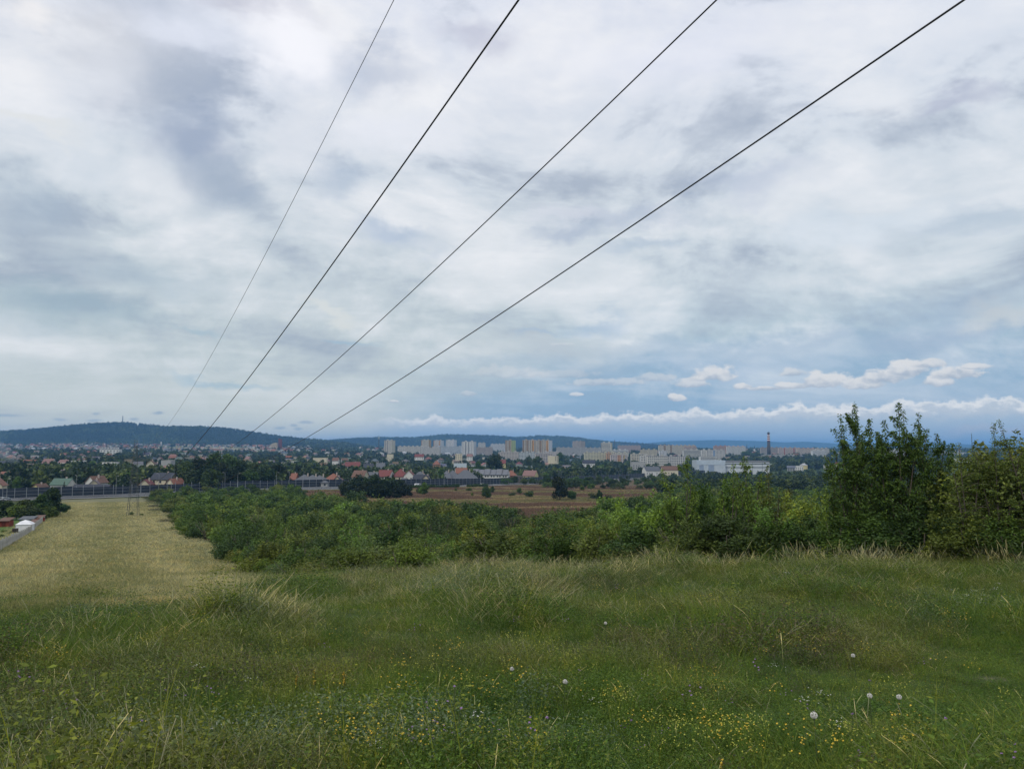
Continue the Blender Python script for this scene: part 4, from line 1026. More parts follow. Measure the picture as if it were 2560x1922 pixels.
# red brick church with tan curved roof
def church():
    Y = 2700; x, y, zg = at(704, Y); s = Y / F; e = empty('church', (x, y, ztop(1116, Y))); z = lambda r: ztop(r, Y) - ztop(1116, Y)
    for dx in (-2.2, 2.2): ob('tower', MB().box((dx - 1.9) * s, (dx + 1.9) * s, -3, 3, -10, z(1096 + (0 if dx < 0 else 1.5))).mesh('tower', M['plaster']), e, color=(.17, .05, .045))
    ob('nave', MB().box(-20 * s, -4.5 * s, -14, 14, -10, z(1112)).mesh('nave', M['plaster']), e, color=(.45, .36, .26))
    m = MB(); pr = [(-24, 1113.5), (-20, 1110.5), (-15, 1108), (-10, 1106.6), (-5, 1106.8), (-4.2, 1113.5)]
    m.poly([(a * s, -15, z(b)) for a, b in pr][::-1]); m.poly([(a * s, 15, z(b)) for a, b in pr])
    for (a, b), (c, d_) in zip(pr[:-1], pr[1:]): m.poly([(a * s, -15, z(b)), (c * s, -15, z(d_)), (c * s, 15, z(d_)), (a * s, 15, z(b))])
    ob('roof', m.mesh('roof', M['plaster']), e, color=(.42, .35, .25))
    tag(e, 'modern church with dark red brick tower and curved tan roof', 'church')
church()
def spire(px, r0, r1, Y, wd, label, onion=False):
    x, y, zg = at(px, Y); s = Y / F; e = empty('church_tower', (x, y, zg)); z = lambda r: ztop(r, Y) - zg
    ob('tower', MB().box(-wd * s, wd * s, -wd * s, wd * s, -2, z(r1)).mesh('tower', M['plaster']), e, color=(.3, .26, .24) if not onion else (.6, .56, .5))
    pts = [(z(r1), wd * 1.15), (z(r1) + (z(r0) - z(r1)) * .3, wd * .55), (z(r0), .02)] if not onion else [(z(r1), wd), (z(r1) + 3, wd * 1.2), (z(r1) + 6, wd * .6), (z(r1) + 8, wd * .7), (z(r0), .05)]
    ob('spire', MB().tube([(0, 0, a) for a, _ in pts], [b * s for _, b in pts], 8).mesh('spire', M['plaster']), e, color=(.06, .08, .10))
    tag(e, label, 'church tower')
spire(1863.5, 1109, 1121, 2900, 1.8, 'dark pointed church spire left of the smokestack')
spire(1882, 1113, 1122, 2950, 1.5, 'small onion-topped white church tower nearer the smokestack', True)
spire(1891.5, 1115, 1121, 3100, .8, 'tiny dark steeple right of the onion-topped tower')
spire(408, 1097, 1104, 3300, 1.2, 'small white chapel tower at the foot of the big hill', True)
def mast(px, r0, r1, Y, label, wd=.6, pod=False, zb=None):
    x, y, zg = at(px, Y); zz = ztop(r1, Y); s = Y / F; H = ztop(r0, Y) - zz; e = empty('radio_mast', (x, y, zz))
    ob('mast', MB().tube([(0, 0, -12), (0, 0, H * .6), (0, 0, H)], [wd * s, wd * .8 * s, wd * .6 * s], 6).mesh('mast', M['pylon']), e)
    q = MB()
    for k in range(4): q.box(-wd * s * 1.6, wd * s * 1.6, -wd * s * .4, wd * s * .4, H * (.35 + .16 * k), H * (.37 + .16 * k))
    ob('antenna', q.mesh('antenna', M['pylon']), e)
    if pod: ob('pod', MB().tube([(0, 0, H * .62), (0, 0, H * .68), (0, 0, H * .84), (0, 0, H * .9)], [.5 * s, 2.1 * s, 2.1 * s, .6 * s], 12).mesh('pod', M['plaster']), e, color=(.30, .36, .40))
    tag(e, label, 'radio mast')
mast(310, 1039, 1060, 4600, 'tall radio mast on the summit of the big left hill', 1.1)
mast(523, 1063, 1071, 4600, 'short mast on the second summit of the left hill', .9)
mast(949, 1089, 1114, 2500, 'slender telecom tower with a wide head left of the cream tower', 1.0, True)
mast(1535, 1099, 1110, 3200, 'thin mast behind the cream and white office tower', .8)
mast(2423, 1083, 1112, 2800, 'thin mast rising between the saplings and the hawthorn', .9)

# ------------------------------------------------------------------ random town houses
occupied = []
for o in list(COL.objects):
    if o.get('category') in ('house', 'apartment block', 'terrace house', 'shed', 'factory hall', 'hall'):
        px, py = proj(*o.location); occupied.append((px, o.location.y))
LANDM = [(-60, 'near the left edge'), (60, 'above the left-hand smoke'), (150, 'above the green-roofed house'), (240, 'left of the dormered white building'), (330, 'right of the dormered white building'),
         (430, 'by the pale hillside meadow'), (530, 'behind the dark grove'), (640, 'left of the brick church'), (730, 'right of the brick church'), (830, 'above the grey pyramid roofs'), (920, 'left of the cream tower'),
         (1010, 'below the cream slab block'), (1110, 'below the three hill towers'), (1200, 'below the grey-white tower'), (1310, 'below the brown towers'), (1420, 'below the tan block'), (1520, 'by the yellow slab'), (1640, 'by the new flats'), (1800, 'behind the big hall'), (2000, 'right of the smokestack'), (2300, 'behind the saplings')]
# proto meshes shared by far houses: unit shapes scaled per house
def far_proto(kind, ridge):
    def f():
        e = {}
        m = MB().box(-.5, .5, -.5, .5, -.3, .6)
        if kind == 'gable':
            if ridge == 'x':
                for s in (-1, 1): m.poly([(s * .5, -.5 * s, .6), (s * .5, .5 * s, .6), (s * .5, 0, 1)])
            else:
                m.poly([(-.5, -.5, .6), (.5, -.5, .6), (0, -.5, 1)]); m.poly([(.5, .5, .6), (-.5, .5, .6), (0, .5, 1)])
        wl = m.mesh('wall', M['plaster']); r = MB()
        if kind == 'gable':
            if ridge == 'x': r.slab([(-.55, -.56, .56), (.55, -.56, .56), (.55, 0, 1), (-.55, 0, 1)], .03).slab([(.55, .56, .56), (-.55, .56, .56), (-.55, 0, 1), (.55, 0, 1)], .03)
            else: r.slab([(-.56, .55, .56), (-.56, -.55, .56), (0, -.55, 1), (0, .55, 1)], .03).slab([(.56, -.55, .56), (.56, .55, .56), (0, .55, 1), (0, -.55, 1)], .03)
        elif kind == 'hip':
            A, B, C, D = (-.56, -.56, .58), (.56, -.56, .58), (.56, .56, .58), (-.56, .56, .58); P, Q = (-.15, 0, 1), (.15, 0, 1)
            r.slab([A, B, Q, P], .03).slab([B, C, Q], .03).slab([C, D, P, Q], .03).slab([D, A, P], .03)
        else: r.box(-.53, .53, -.53, .53, .605, .68)
        rf = r.mesh('roof', M['roof']); q = MB()
        for z in (.05, .34):
            for x in (-.32, -.02, .28): q.box(x - .06, x + .08, -.515, -.49, z, z + .15)
        return wl, rf, q.mesh('window', M['glass'])
    return cached(('far', kind, ridge), f)
def rand_house(px, Y, wm=None, wc=None, rc=None):
    x, y, z = at(px, Y)
    kind = rnd.choices(['gable', 'hip', 'flat'], [.55, .2, .25])[0]; ridge = rnd.choice('xxy')
    wc = wc or rnd.choices(['white', 'cream', 'yellow', 'pink', 'grey', 'beige'], [.36, .22, .06, .08, .12, .16])[0]
    rc = rc or (rnd.choices(['orange', 'red', 'brown', 'grey', 'dark', 'rose', 'purple'], [.12, .05, .20, .25, .14, .14, .10])[0] if kind != 'flat' else 'pale')
    wd = wm or rnd.uniform(8, 12.5); h = rnd.uniform(7, 9.5) if kind != 'flat' else rnd.uniform(8, 10)
    e = empty('house', (x, y, z), rnd.uniform(-.6, .6))
    k = .8 + .35 * rnd.random(); c = tuple(v * k for v in WALLS[wc]); r2 = tuple(v * (.8 + .4 * rnd.random()) for v in ROOFS[rc])
    dd = rnd.uniform(8, 11); sc = (wd, dd, h)
    wl, rf, wn = far_proto(kind, ridge)
    ob('wall', wl, e, sc=sc, color=c); ob('roof', rf, e, sc=sc, color=r2)
    ob('window', wn, e, sc=sc, kind='stuff')
    lm = min(LANDM, key=lambda l: abs(l[0] - px))[1]
    band = 'low in the trees' if Y < 900 else 'mid-slope' if Y < 1500 else 'high up' if Y < 2300 else 'on the far rise'
    lb = '%s house with %s %s roof, %s, %s' % (wc, rc, {'gable': 'pitched', 'hip': 'hipped', 'flat': 'flat'}[kind], band, lm)
    tag(e, lb, 'house', lb.split(', ', 1)[1] and 'houses ' + lb.split(', ', 1)[1].replace(', ', ' '))
    occupied.append((px, Y)); return e
hr = random.Random(21)
def density(px, Y):
    if px < 780: return 1.0 if Y > 1000 else .5
    if px < 1420: return .8 if 800 < Y < 2000 else .3
    return .35 if 1000 < Y < 2600 else 0
cand = 0; made = 0; HOUSEPTS = []
while made < 265 and cand < 30000:
    cand += 1
    row = hr.uniform(1112, 1180) if hr.random() < .8 else hr.uniform(1109, 1128); px = hr.uniform(-60, 1480) if hr.random() < .9 else hr.uniform(1480, 2100)
    x, y, z = hit(px, row + 1, 380, 3400)
    if y > 3300 or y < row_Y(px) + 30: continue
    if px > 780 and row < 1134 and px < 1500: continue
    if 430 < px < 730 and y < 1000: continue
    if hr.random() > density(px, y): continue
    mn = 1.5 * 13 / y * F
    if any(abs(px - a) < (13 / y * F) * (.9) and abs(y - b) / y < (.05 if y < 1500 else .03) for a, b in occupied): continue
    rand_house(px, y); made += 1
# far rows of tiny houses under the hills: one mass
def far_houses():
    q = []; n = 620
    P = []; ro = []; sc = []; idx = []
    kinds = [('gable', 'x'), ('gable', 'y'), ('hip', 'x'), ('flat', 'x')]
    src = []
    for i in range(12):
        k = kinds[i % 4]; wl, rf, wn = far_proto(*k)
        wc = list(WALLS.values())[(0, 1, 2, 0, 7, 0)[i % 6]]; rc = list(ROOFS.values())[(0, 2, 3, 8, 1, 6, 7)[i % 7]]
        V = np.array([v.co for v in wl.vertices]); me = bpy.data.meshes.new('far_house'); vs_ = []; fs = []; mi = []
        for m_, me0 in enumerate((wl, rf, wn)):
            b = len(vs_); vs_ += [tuple(v.co) for v in me0.vertices]
            for p in me0.polygons: fs.append(tuple(b + v for v in p.vertices)); mi.append(m_)
        me.from_pydata(vs_, [], fs); me.materials.append(cached(('fw', wc), lambda: mat('far_wall', col=wc, rough=.9))); me.materials.append(cached(('fr', rc), lambda: mat('far_roof', col=rc, rough=.8))); me.materials.append(M['glass'])
        me.polygons.foreach_set('material_index', mi); src.append(me)
    k = 0
    while k < n:
        u = hr.random()
        px = hr.uniform(-120, 780) if u < .72 else hr.uniform(780, 2400); Y = hr.uniform(2300, 3500) if px < 780 else hr.uniform(1900, 3300)
        if 400 < px < 640 and 2500 < Y < 3200 and hr.random() < .9: continue
        x, y, z = at(px, Y); P.append((x, y, z)); ro.append((0, 0, hr.uniform(-.8, .8))); s = hr.uniform(11, 19); sc.append((s, 10, hr.uniform(7, 10))); idx.append(hr.randrange(12)); k += 1
    scatter('distant_houses', P, ro, sc, idx, src)
far_houses()

# ------------------------------------------------------------------ trees of the town
occ = np.array([(((a - 1280) / F * b), b) for a, b in occupied])
def clear_of(x, y, r): return np.min(np.hypot((occ[:, 0] - x), (occ[:, 1] - y + 6) * .55)) > r
def blocks_view(x, y, top, wd):
    """a tree at (x,y) must not hide a house standing a little behind it"""
    px, py = proj(x, y, top); 
    d = (np.abs(1280 + F * occ[:, 0] / occ[:, 1] - px) < (wd * .5 + 5.5) / y * F) & (occ[:, 1] > y) & (occ[:, 1] < y * 1.10)
    return bool(d.any())
def tree(px, Y, top=None, h=None, wd=None, tint='mid', v=None, label='', group=None, name='tree'):
    x, y, z = at(px, Y)
    if h is None: h = ztop(top, Y) - z
    wd = wd or h * rnd.uniform(.8, 1.1)
    v = TR[v if v is not None else rnd.randrange(7)]
    return plant(name, v, (x, y, z), h, wd, label, 'tree', group, tint)
GR = 'tall trees of the dark grove'
for px, Y, top, wpx in ((472, 455, 1152, 60), (505, 470, 1143, 62), (540, 480, 1135, 66), (575, 478, 1136, 64), (520, 452, 1160, 60), (560, 455, 1158, 58), (610, 490, 1149, 58), (590, 460, 1168, 56), (640, 480, 1158, 54),
                        (665, 490, 1164, 52), (698, 500, 1158, 50), (720, 500, 1175, 42), (455, 470, 1160, 46), (485, 445, 1175, 46), (630, 470, 1172, 50), (536, 440, 1172, 50), (680, 480, 1172, 46)):
    o = tree(px, Y, top, wd=wpx / F * Y, tint=rnd.choice(['black', 'black', 'dark']), v=rnd.randrange(7),
             label='tall dark leafy tree of the big grove behind the barrier, ' + ('left side' if px < 520 else 'middle' if px < 620 else 'right side'), group=GR)
for px, Y, top, wpx, t, lb in ((1235, 830, 1136, 52, 'black', 'huge dark round tree right of the white terrace'), (1195, 800, 1155, 40, 'dark', 'broad tree left of the huge dark tree'), (1100, 590, 1171, 34, 'dark', 'round tree standing among the grey hipped roofs'),
                             (1398, 1300, 1132, 28, 'dark', 'dark rounded tree left of the pale slab end'), (1320, 1150, 1140, 24, 'bluish', 'tree in front of the five-storey row'), (1345, 1100, 1142, 40, 'dark', 'wide tree before the pinkish slab'),
                             (1860, 2100, 1128, 34, 'dark', 'dark tree mass left of the smokestack, larger one'), (1888, 2000, 1130, 22, 'dark', 'dark tree right beside the smokestack foot'), (983, 585, 1180, 20, 'dark', 'small tree before the red-roofed row'),
                             (240, 440, 1180, 26, 'black', 'dark tree between green-roofed and brown-roofed houses'), (172, 408, 1201, 12, 'black', 'small pointed tree before the green-roofed house'), (1898, 1150, 1163, 14, 'dark', 'small dark tree before the right end of the big hall'),
                             (55, 420, 1190, 30, 'mid', 'bushy tree right of the left edge house'), (110, 470, 1184, 34, 'mid', 'bushy tree right of the small white flat house'), (330, 470, 1180, 34, 'light', 'light green tree left of the red-brown gabled house'), (30, 415, 1198, 14, 'dark', 'reddish dark tree beside the left edge house')):
    tree(px, Y, top, wd=wpx / F * Y, tint=t, v=(8 if 'pointed' in lb else None), label=lb)
tr_made = 0
tz = random.Random(5)
PLx = ['near the left edge', 'left of the pylon', 'beyond the grove', 'above the pyramid roofs', 'above the red roofs', 'near the white terrace', 'by the dark wood', 'right of the dark wood']
while tr_made < 215:
    px = tz.uniform(-70, 1640); Y = row_Y(px) + 12 + tz.random() ** 1.3 * 560
    x, y, z = at(px, Y); h = tz.uniform(5.5, 11); wd = h * tz.uniform(.8, 1.2)
    if not clear_of(x, y, 5 + wd * .35): continue
    if blocks_view(x, y, z + h, wd) and tz.random() < .93: continue
    t = tz.choice(['mid', 'dark', 'dark', 'olive', 'light', 'bluish'] if px < 1400 else ['dark', 'dark', 'mid'])
    if px > 1380: h *= 1.25
    nm = {'mid': 'mid green', 'dark': 'dark green', 'olive': 'olive green', 'light': 'light green', 'bluish': 'bluish green'}[t]
    zi = int(np.clip((px + 70) / 214, 0, 7)); v = tz.choice([0, 1, 2, 3, 4, 5, 6, 7, 8] if t == 'dark' else [0, 1, 2, 3, 4, 5, 6])
    lb = '%s %s among houses %s, %s' % (nm, 'conifer' if v > 6 else 'leafy tree', PLx[zi], 'just behind the barrier' if Y < row_Y(px) + 200 else 'farther back')
    o = empty('tree', (x, y, z - .1), tz.random() * 6.28); c = GREENS[t]; k = .8 + .4 * tz.random(); c = tuple(q * k for q in c)
    ob('crown', TR[v][0], o, sc=(wd * (.6 if v > 6 else 1), wd * (.6 if v > 6 else 1), h), color=c); ob('trunk', TR[v][1], o, sc=(wd, wd, h)); tag(o, lb, 'tree', lb)
    tr_made += 1
# everything farther: one mass of tree crowns
def distant_trees():
    TS = [blob_tree('d%d' % i, 700 + i, TF[k], n=150, con=cn) for i, (k, cn) in enumerate((('a', False), ('b', False), ('d', False), ('c', True), ('e', False), ('b', False), ('a', False)))]
    P = []; sc = []; idx = []
    n = 26000; px = npr.uniform(-150, 2700, n); rowu = npr.rand(n)
    Y = 430 * (3900 / 430) ** (npr.rand(n) ** .85)
    x = (px - 1280) / F * Y; pY = path_Y(x / Y)
    z = T(x, Y)
    ok = (Y > pY + 14) | ((x / Y > .19) & (Y > 330) & (Y < pY - 45) & (fbm(x, Y, .02, 10) > .36))
    # meadow clearings and gaps
    ok &= ~((px > 395) & (px < 640) & (Y > 2450) & (Y < 3150) & (npr.rand(n) < .93))
    ok &= npr.rand(n) < np.where(Y > 900, .35 + .65 * (fbm(x, Y, .012, 9) > .42), .8)
    h = npr.uniform(5, 10.5, n); h = np.where(px > 1400, h * 1.1, h); h = np.where(Y < pY, h * .62, h)
    for i in np.nonzero(ok)[0]:
        wd = h[i] * 1.0
        d1 = np.hypot(occ[:, 0] - x[i], (occ[:, 1] - Y[i] + 5) * .6)
        if d1.min() < 8.5: continue
        pxo = 1280 + F * occ[:, 0] / occ[:, 1]
        m = (np.abs(pxo - px[i]) < (wd * .45 + 5.5) / Y[i] * F) & (occ[:, 1] > Y[i]) & (occ[:, 1] < Y[i] * (1.09 if Y[i] < 1500 else 1.05))
        if m.any() and npr.rand() < .93: continue
        P.append((x[i], Y[i], z[i] - .3)); sc.append((wd * npr.uniform(.8, 1.25), wd, h[i])); idx.append(npr.choice(7, p=(.22, .2, .16, .1, .1, .12, .1)))
    P = np.array(P); n = len(P)
    scatter('distant_trees', P, np.stack([np.zeros(n), np.zeros(n), npr.rand(n) * 6.28], 1), np.array(sc), idx, TS)
distant_trees()

# ------------------------------------------------------------------ garden at the left, tent, fence
tx, ty, tz_ = hit(62, 1331)
tent = empty('party_tent', (tx, ty, tz_), .35)
sT = ty / F * 17
m = MB().box(-sT, sT, -sT, sT, 0, sT * 1.25)
M['canvas'] = mat('white_canvas', lambda: ramp(noise(objco(), 1.5, 4), [(.3, (.66, .67, .68)), (.8, (.82, .82, .82))]), rough=.8)
ob('side_sheet', MB().box(-sT, sT, -sT, -sT + .06, .1, sT * 1.25).box(sT - .06, sT, -sT, sT, .1, sT * 1.25).box(-sT, -sT + .06, 0, sT, .1, sT * 1.25).mesh('side_sheet', M['canvas']), tent)
q = MB(); a = sT * 1.06
for p1, p2 in (((-a, -a), (a, -a)), ((a, -a), (a, a)), ((a, a), (-a, a)), ((-a, a), (-a, -a))): q.slab([(*p1, sT * 1.2), (*p2, sT * 1.2), (p2[0] * .45, p2[1] * .45, sT * 1.62), (p1[0] * .45, p1[1] * .45, sT * 1.62)], .03).slab([(p1[0] * .45, p1[1] * .45, sT * 1.62), (p2[0] * .45, p2[1] * .45, sT * 1.62), (0, 0, sT * 1.8)], .03)
ob('canopy', q.mesh('canopy', M['canvas']), tent)
for sx in (-1, 1):
    for sy in (-1, 1): ob('leg', MB().tube([(sx * sT, sy * sT, -.1), (sx * sT, sy * sT, sT * 1.2)], .04, 6).mesh('leg', M['metal']), tent)
tag(tent, 'white party tent with peaked roof in the left garden', 'tent')
bx_, by_, bz_ = hit(46, 1333)
crt = empty('wooden_rack', (bx_, by_ - 1.0, bz_), .3)
s_ = by_ / F
q = MB()
for k in range(4): ob('shelf', MB().box(-4.5 * s_, 4.5 * s_, -.5, .5, k * 4.2 * s_, k * 4.2 * s_ + .08).mesh('shelf', M['bark']), crt)
for sx in (-1, 0, 1): ob('upright', MB().box(sx * 4.4 * s_ - .06, sx * 4.4 * s_ + .06, -.5, .5, 0, 13.5 * s_).mesh('upright', M['bark']), crt)
tag(crt, 'dark brown wooden rack standing left against the white tent', 'rack')
def shed(px, row, wpx, hpx, wc, rc, label):
    x, y, z = hit(px, row); w_ = wpx / F * y; h_ = hpx / F * y; e = empty('garden_shed', (x, y, z), .25)
    ob('wall', MB().box(-w_ / 2, w_ / 2, -1.5, 1.5, -.3, h_).mesh('wall', M['plaster']), e, color=wc)
    ob('roof', MB().slab([(-w_ / 2 - .2, -1.8, h_), (w_ / 2 + .2, -1.8, h_), (w_ / 2 + .2, 1.8, h_ + .5), (-w_ / 2 - .2, 1.8, h_ + .5)], .1).mesh('roof', M['roof']), e, color=rc)
    ob('door', MB().box(-.4, .4, -1.56, -1.5, 0, min(1.9, h_ * .85)).mesh('door', M['plaster']), e, color=tuple(v * .5 for v in wc))
    tag(e, label, 'garden shed')
shed(15, 1316, 22, 14, (.22, .05, .03), ROOFS['brown'], 'rusty red shed under the trees at the left edge')
shed(98, 1305, 16, 10, (.26, .05, .03), ROOFS['brown'], 'small brick-red shed by the far end of the picket fence')
shed(84, 1314, 10, 8, (.24, .05, .04), ROOFS['brown'], 'low red shed right behind the white tent')
shed(70, 1306, 30, 8, (.34, .36, .34), ROOFS['grey'], 'grey-green long shed behind the tent')
# fence
f0, f1 = hit(-40, 1400), hit(113, 1298)
L_ = math.hypot(f1[0] - f0[0], f1[1] - f0[1]); n = int(L_ / .42); fe = empty('picket_fence', f0)
dirx, diry = (f1[0] - f0[0]) / L_, (f1[1] - f0[1]) / L_; fa = math.atan2(diry, dirx)
pk = MB().box(-.085, .085, -.03, .03, 0, 1.35).mesh('picket', M['concrete']); po = MB().box(-.09, .09, -.09, .09, -.3, 1.5).mesh('post', M['concrete'])
gaps = []
n = min(n, 290)
stp = L_ / n
for k in range(n):
    x, y = f0[0] + dirx * stp * k, f0[1] + diry * stp * k; z = Tz(x, y)
    ob('picket', pk, fe, (x - f0[0], y - f0[1], z - f0[2]), fa)
for k in range(0, n, 9):
    x, y = f0[0] + dirx * stp * (k + .5), f0[1] + diry * stp * (k + .5); z = Tz(x, y); ob('post', po, fe, (x - f0[0], y - f0[1], z - f0[2]), fa)
rl = MB()
for k in range(n):
    x, y = f0[0] + dirx * stp * k, f0[1] + diry * stp * k; x2, y2 = x + dirx * stp, y + diry * stp
    for hz in (.3, 1.0): rl.tube([(x - f0[0] - diry * .06, y - f0[1] + dirx * .06, Tz(x, y) + hz - f0[2]), (x2 - f0[0] - diry * .06, y2 - f0[1] + dirx * .06, Tz(x2, y2) + hz - f0[2])], .04, 4, False)
ob('rail', rl.mesh('rail', M['concrete']), fe)
tag(fe, 'long pale picket fence between the garden and the straw field', 'fence')
# garden bushes and the trees left of the field
for i, (px, base, top, wpx, t, lb) in enumerate(((126, 1292, 1222, 46, 'black', 'tallest dark round tree by the left field corner'), (95, 1296, 1238, 50, 'dark', 'dark tree left of the tallest one by the field'), (150, 1288, 1258, 34, 'dark', 'low tree at the right end of the left tree group'),
                                            (60, 1298, 1250, 50, 'dark', 'spreading dark tree behind the tent'), (18, 1300, 1254, 60, 'dark', 'dark orchard tree at the left edge behind the red shed'), (125, 1296, 1265, 40, 'mid', 'green shrub below the tallest dark tree'),
                                            (40, 1300, 1262, 40, 'mid', 'leafy tree between shed and tent'), (158, 1284, 1262, 18, 'mid', 'small shrub at the field side of the left trees'), (-45, 1310, 1250, 70, 'dark', 'dark tree just beyond the left edge'), (75, 1300, 1268, 44, 'dark', 'dense shrub behind the tent peak'), (108, 1299, 1278, 30, 'mid', 'low shrub over the fence end'))):
    x, y, z = hit(px, base); s = y / F
    plant('tree', TR[i % 7], (x, y, z), (base - top) * s, wpx * s * 1.25, lb, 'tree', 'trees left of the straw field', t)
for i, (px, base, hp, wp) in enumerate(((2, 1345, 10, 16), (20, 1352, 9, 22), (36, 1343, 8, 14), (28, 1334, 8, 24), (8, 1331, 7, 16))):
    x, y, z = hit(px, base); s = y / F
    plant('garden_bush', BF[i % 6], (x, y, z), hp * s * 1.2, wp * s, ('low green garden bush on the lawn, ' + ('at the left edge', 'nearest the fence', 'before the tent', 'longest one left of the rack', 'behind the others at the left edge')[i]), 'bush', None, 'mid', stem='branch')

# ------------------------------------------------------------------ pylon and wires
PYY = 230.0; pyx, _, pyz = at(345, PYY)
py = empty('electricity_pylon', (pyx, PYY, pyz), .25)
def lattice():
    H = 22.5; b, t = 1.45, .35
    f = lambda z: b + (t - b) * min(z / 21.0, 1.0)
    for sx in (-1, 1):
        for sy in (-1, 1): ob('leg', MB().tube([(sx * f(z), sy * f(z), z) for z in (-.3, 10, 21, H)], [.075, .05, .035, .03], 4).mesh('leg', M['pylon']), py)
    q = MB(); zs = [0.2, 2.9, 5.3, 7.6, 9.7, 11.6, 13.4, 15, 16.5, 18, 19.4, 21]
    for z0, z1 in zip(zs[:-1], zs[1:]):
        a, c = f(z0), f(z1)
        for (p, r_) in (((-1, -1), (1, -1)), ((1, -1), (1, 1)), ((1, 1), (-1, 1)), ((-1, 1), (-1, -1))):
            q.tube([(p[0] * a, p[1] * a, z0), (r_[0] * c, r_[1] * c, z1)], .022, 4, False); q.tube([(r_[0] * a, r_[1] * a, z0), (p[0] * c, p[1] * c, z1)], .022, 4, False)
            q.tube([(p[0] * c, p[1] * c, z1), (r_[0] * c, r_[1] * c, z1)], .022, 4, False)
    ob('bracing', q.mesh('bracing', M['pylon']), py, kind='stuff')
    for z, x0, x1 in ((16.5, -3.2, 3.2), (19.4, -.4, 2.6)):
        m = MB()
        for sx in (x0, x1):
            if abs(sx) < 1: continue
            for sy in (-1, 1): m.tube([(0, sy * f(z), z), (sx, 0, z)], .05, 4); m.tube([(0, sy * f(z), z + 1.2), (sx, 0, z)], .04, 4)
            ob('insulator', MB().tube([(sx, 0, z), (sx, 0, z - 1.2)], .09, 6).mesh('insulator', M['wire']), py)
        ob('crossarm', m.mesh('crossarm', M['pylon']), py)
lattice()
tag(py, 'lattice steel electricity pylon standing in the straw field', 'pylon')
for i, px in enumerate((333, 356)):
    x, y, z = hit(px, 1289); plant('shrub', BF[i], (x, y - .6, z), 1.5 - i * .6, 2.2 - i * .9, ('dark green bush hugging the left pylon foot', 'tiny bush at the right pylon foot')[i], 'bush', None, 'mid', stem='branch')
caz, saz = math.cos(.25), math.sin(.25)
def wire(top, mids, low, ax, az_, h, rad_, mm, label):
    A = Vector((pyx + ax * caz, PYY + ax * saz, pyz + az_)); r = Vector(ray(*top)); P0 = r * (h / r.z)
    pl = Vector((A.x - P0.x, A.y - P0.y)); L = pl.length; t = pl / L
    r2 = ray(*low); k = (P0.x * t.y - P0.y * t.x) / (r2[0] * t.y - r2[1] * t.x); s2 = (r2[0] * k - P0.x) * t.x + (r2[1] * k - P0.y) * t.y
    c = np.polyfit([0, s2, L], [h, r2[2] * k, A.z - EYE], 2)
    ss = list(np.linspace(-45, 0, 12)) + list(np.linspace(0, L, 70)[1:])
    pts = [(P0.x + t.x * s, P0.y + t.y * s, float(np.polyval(c, s)) + EYE) for s in ss]
    o = ob('overhead_wire', MB().tube(pts, rad_, 6).mesh('overhead_wire', mm, True)); tag(o, label, 'overhead wire', 'wires of the power line')
wire((985, 0), (), (417, 1066), 0, 22.4, 14.5, .013, M['wire_grey'], 'thin grey earth wire, leftmost and faintest of the four wires')
wire((1297, 0), (), (524, 1070), -3.2, 15.3, 8.5, .022, M['wire'], 'thick dark wire meeting the top edge near the middle')
wire((1792, 0), (), (625, 1084), 2.6, 18.2, 9.0, .017, M['wire'], 'dark wire second from the right, running down to the grove')
wire((2411, 0), (), (758, 1099), 3.2, 15.3, 6.0, .015, M['wire'], 'rightmost dark wire, reaching the top right corner')

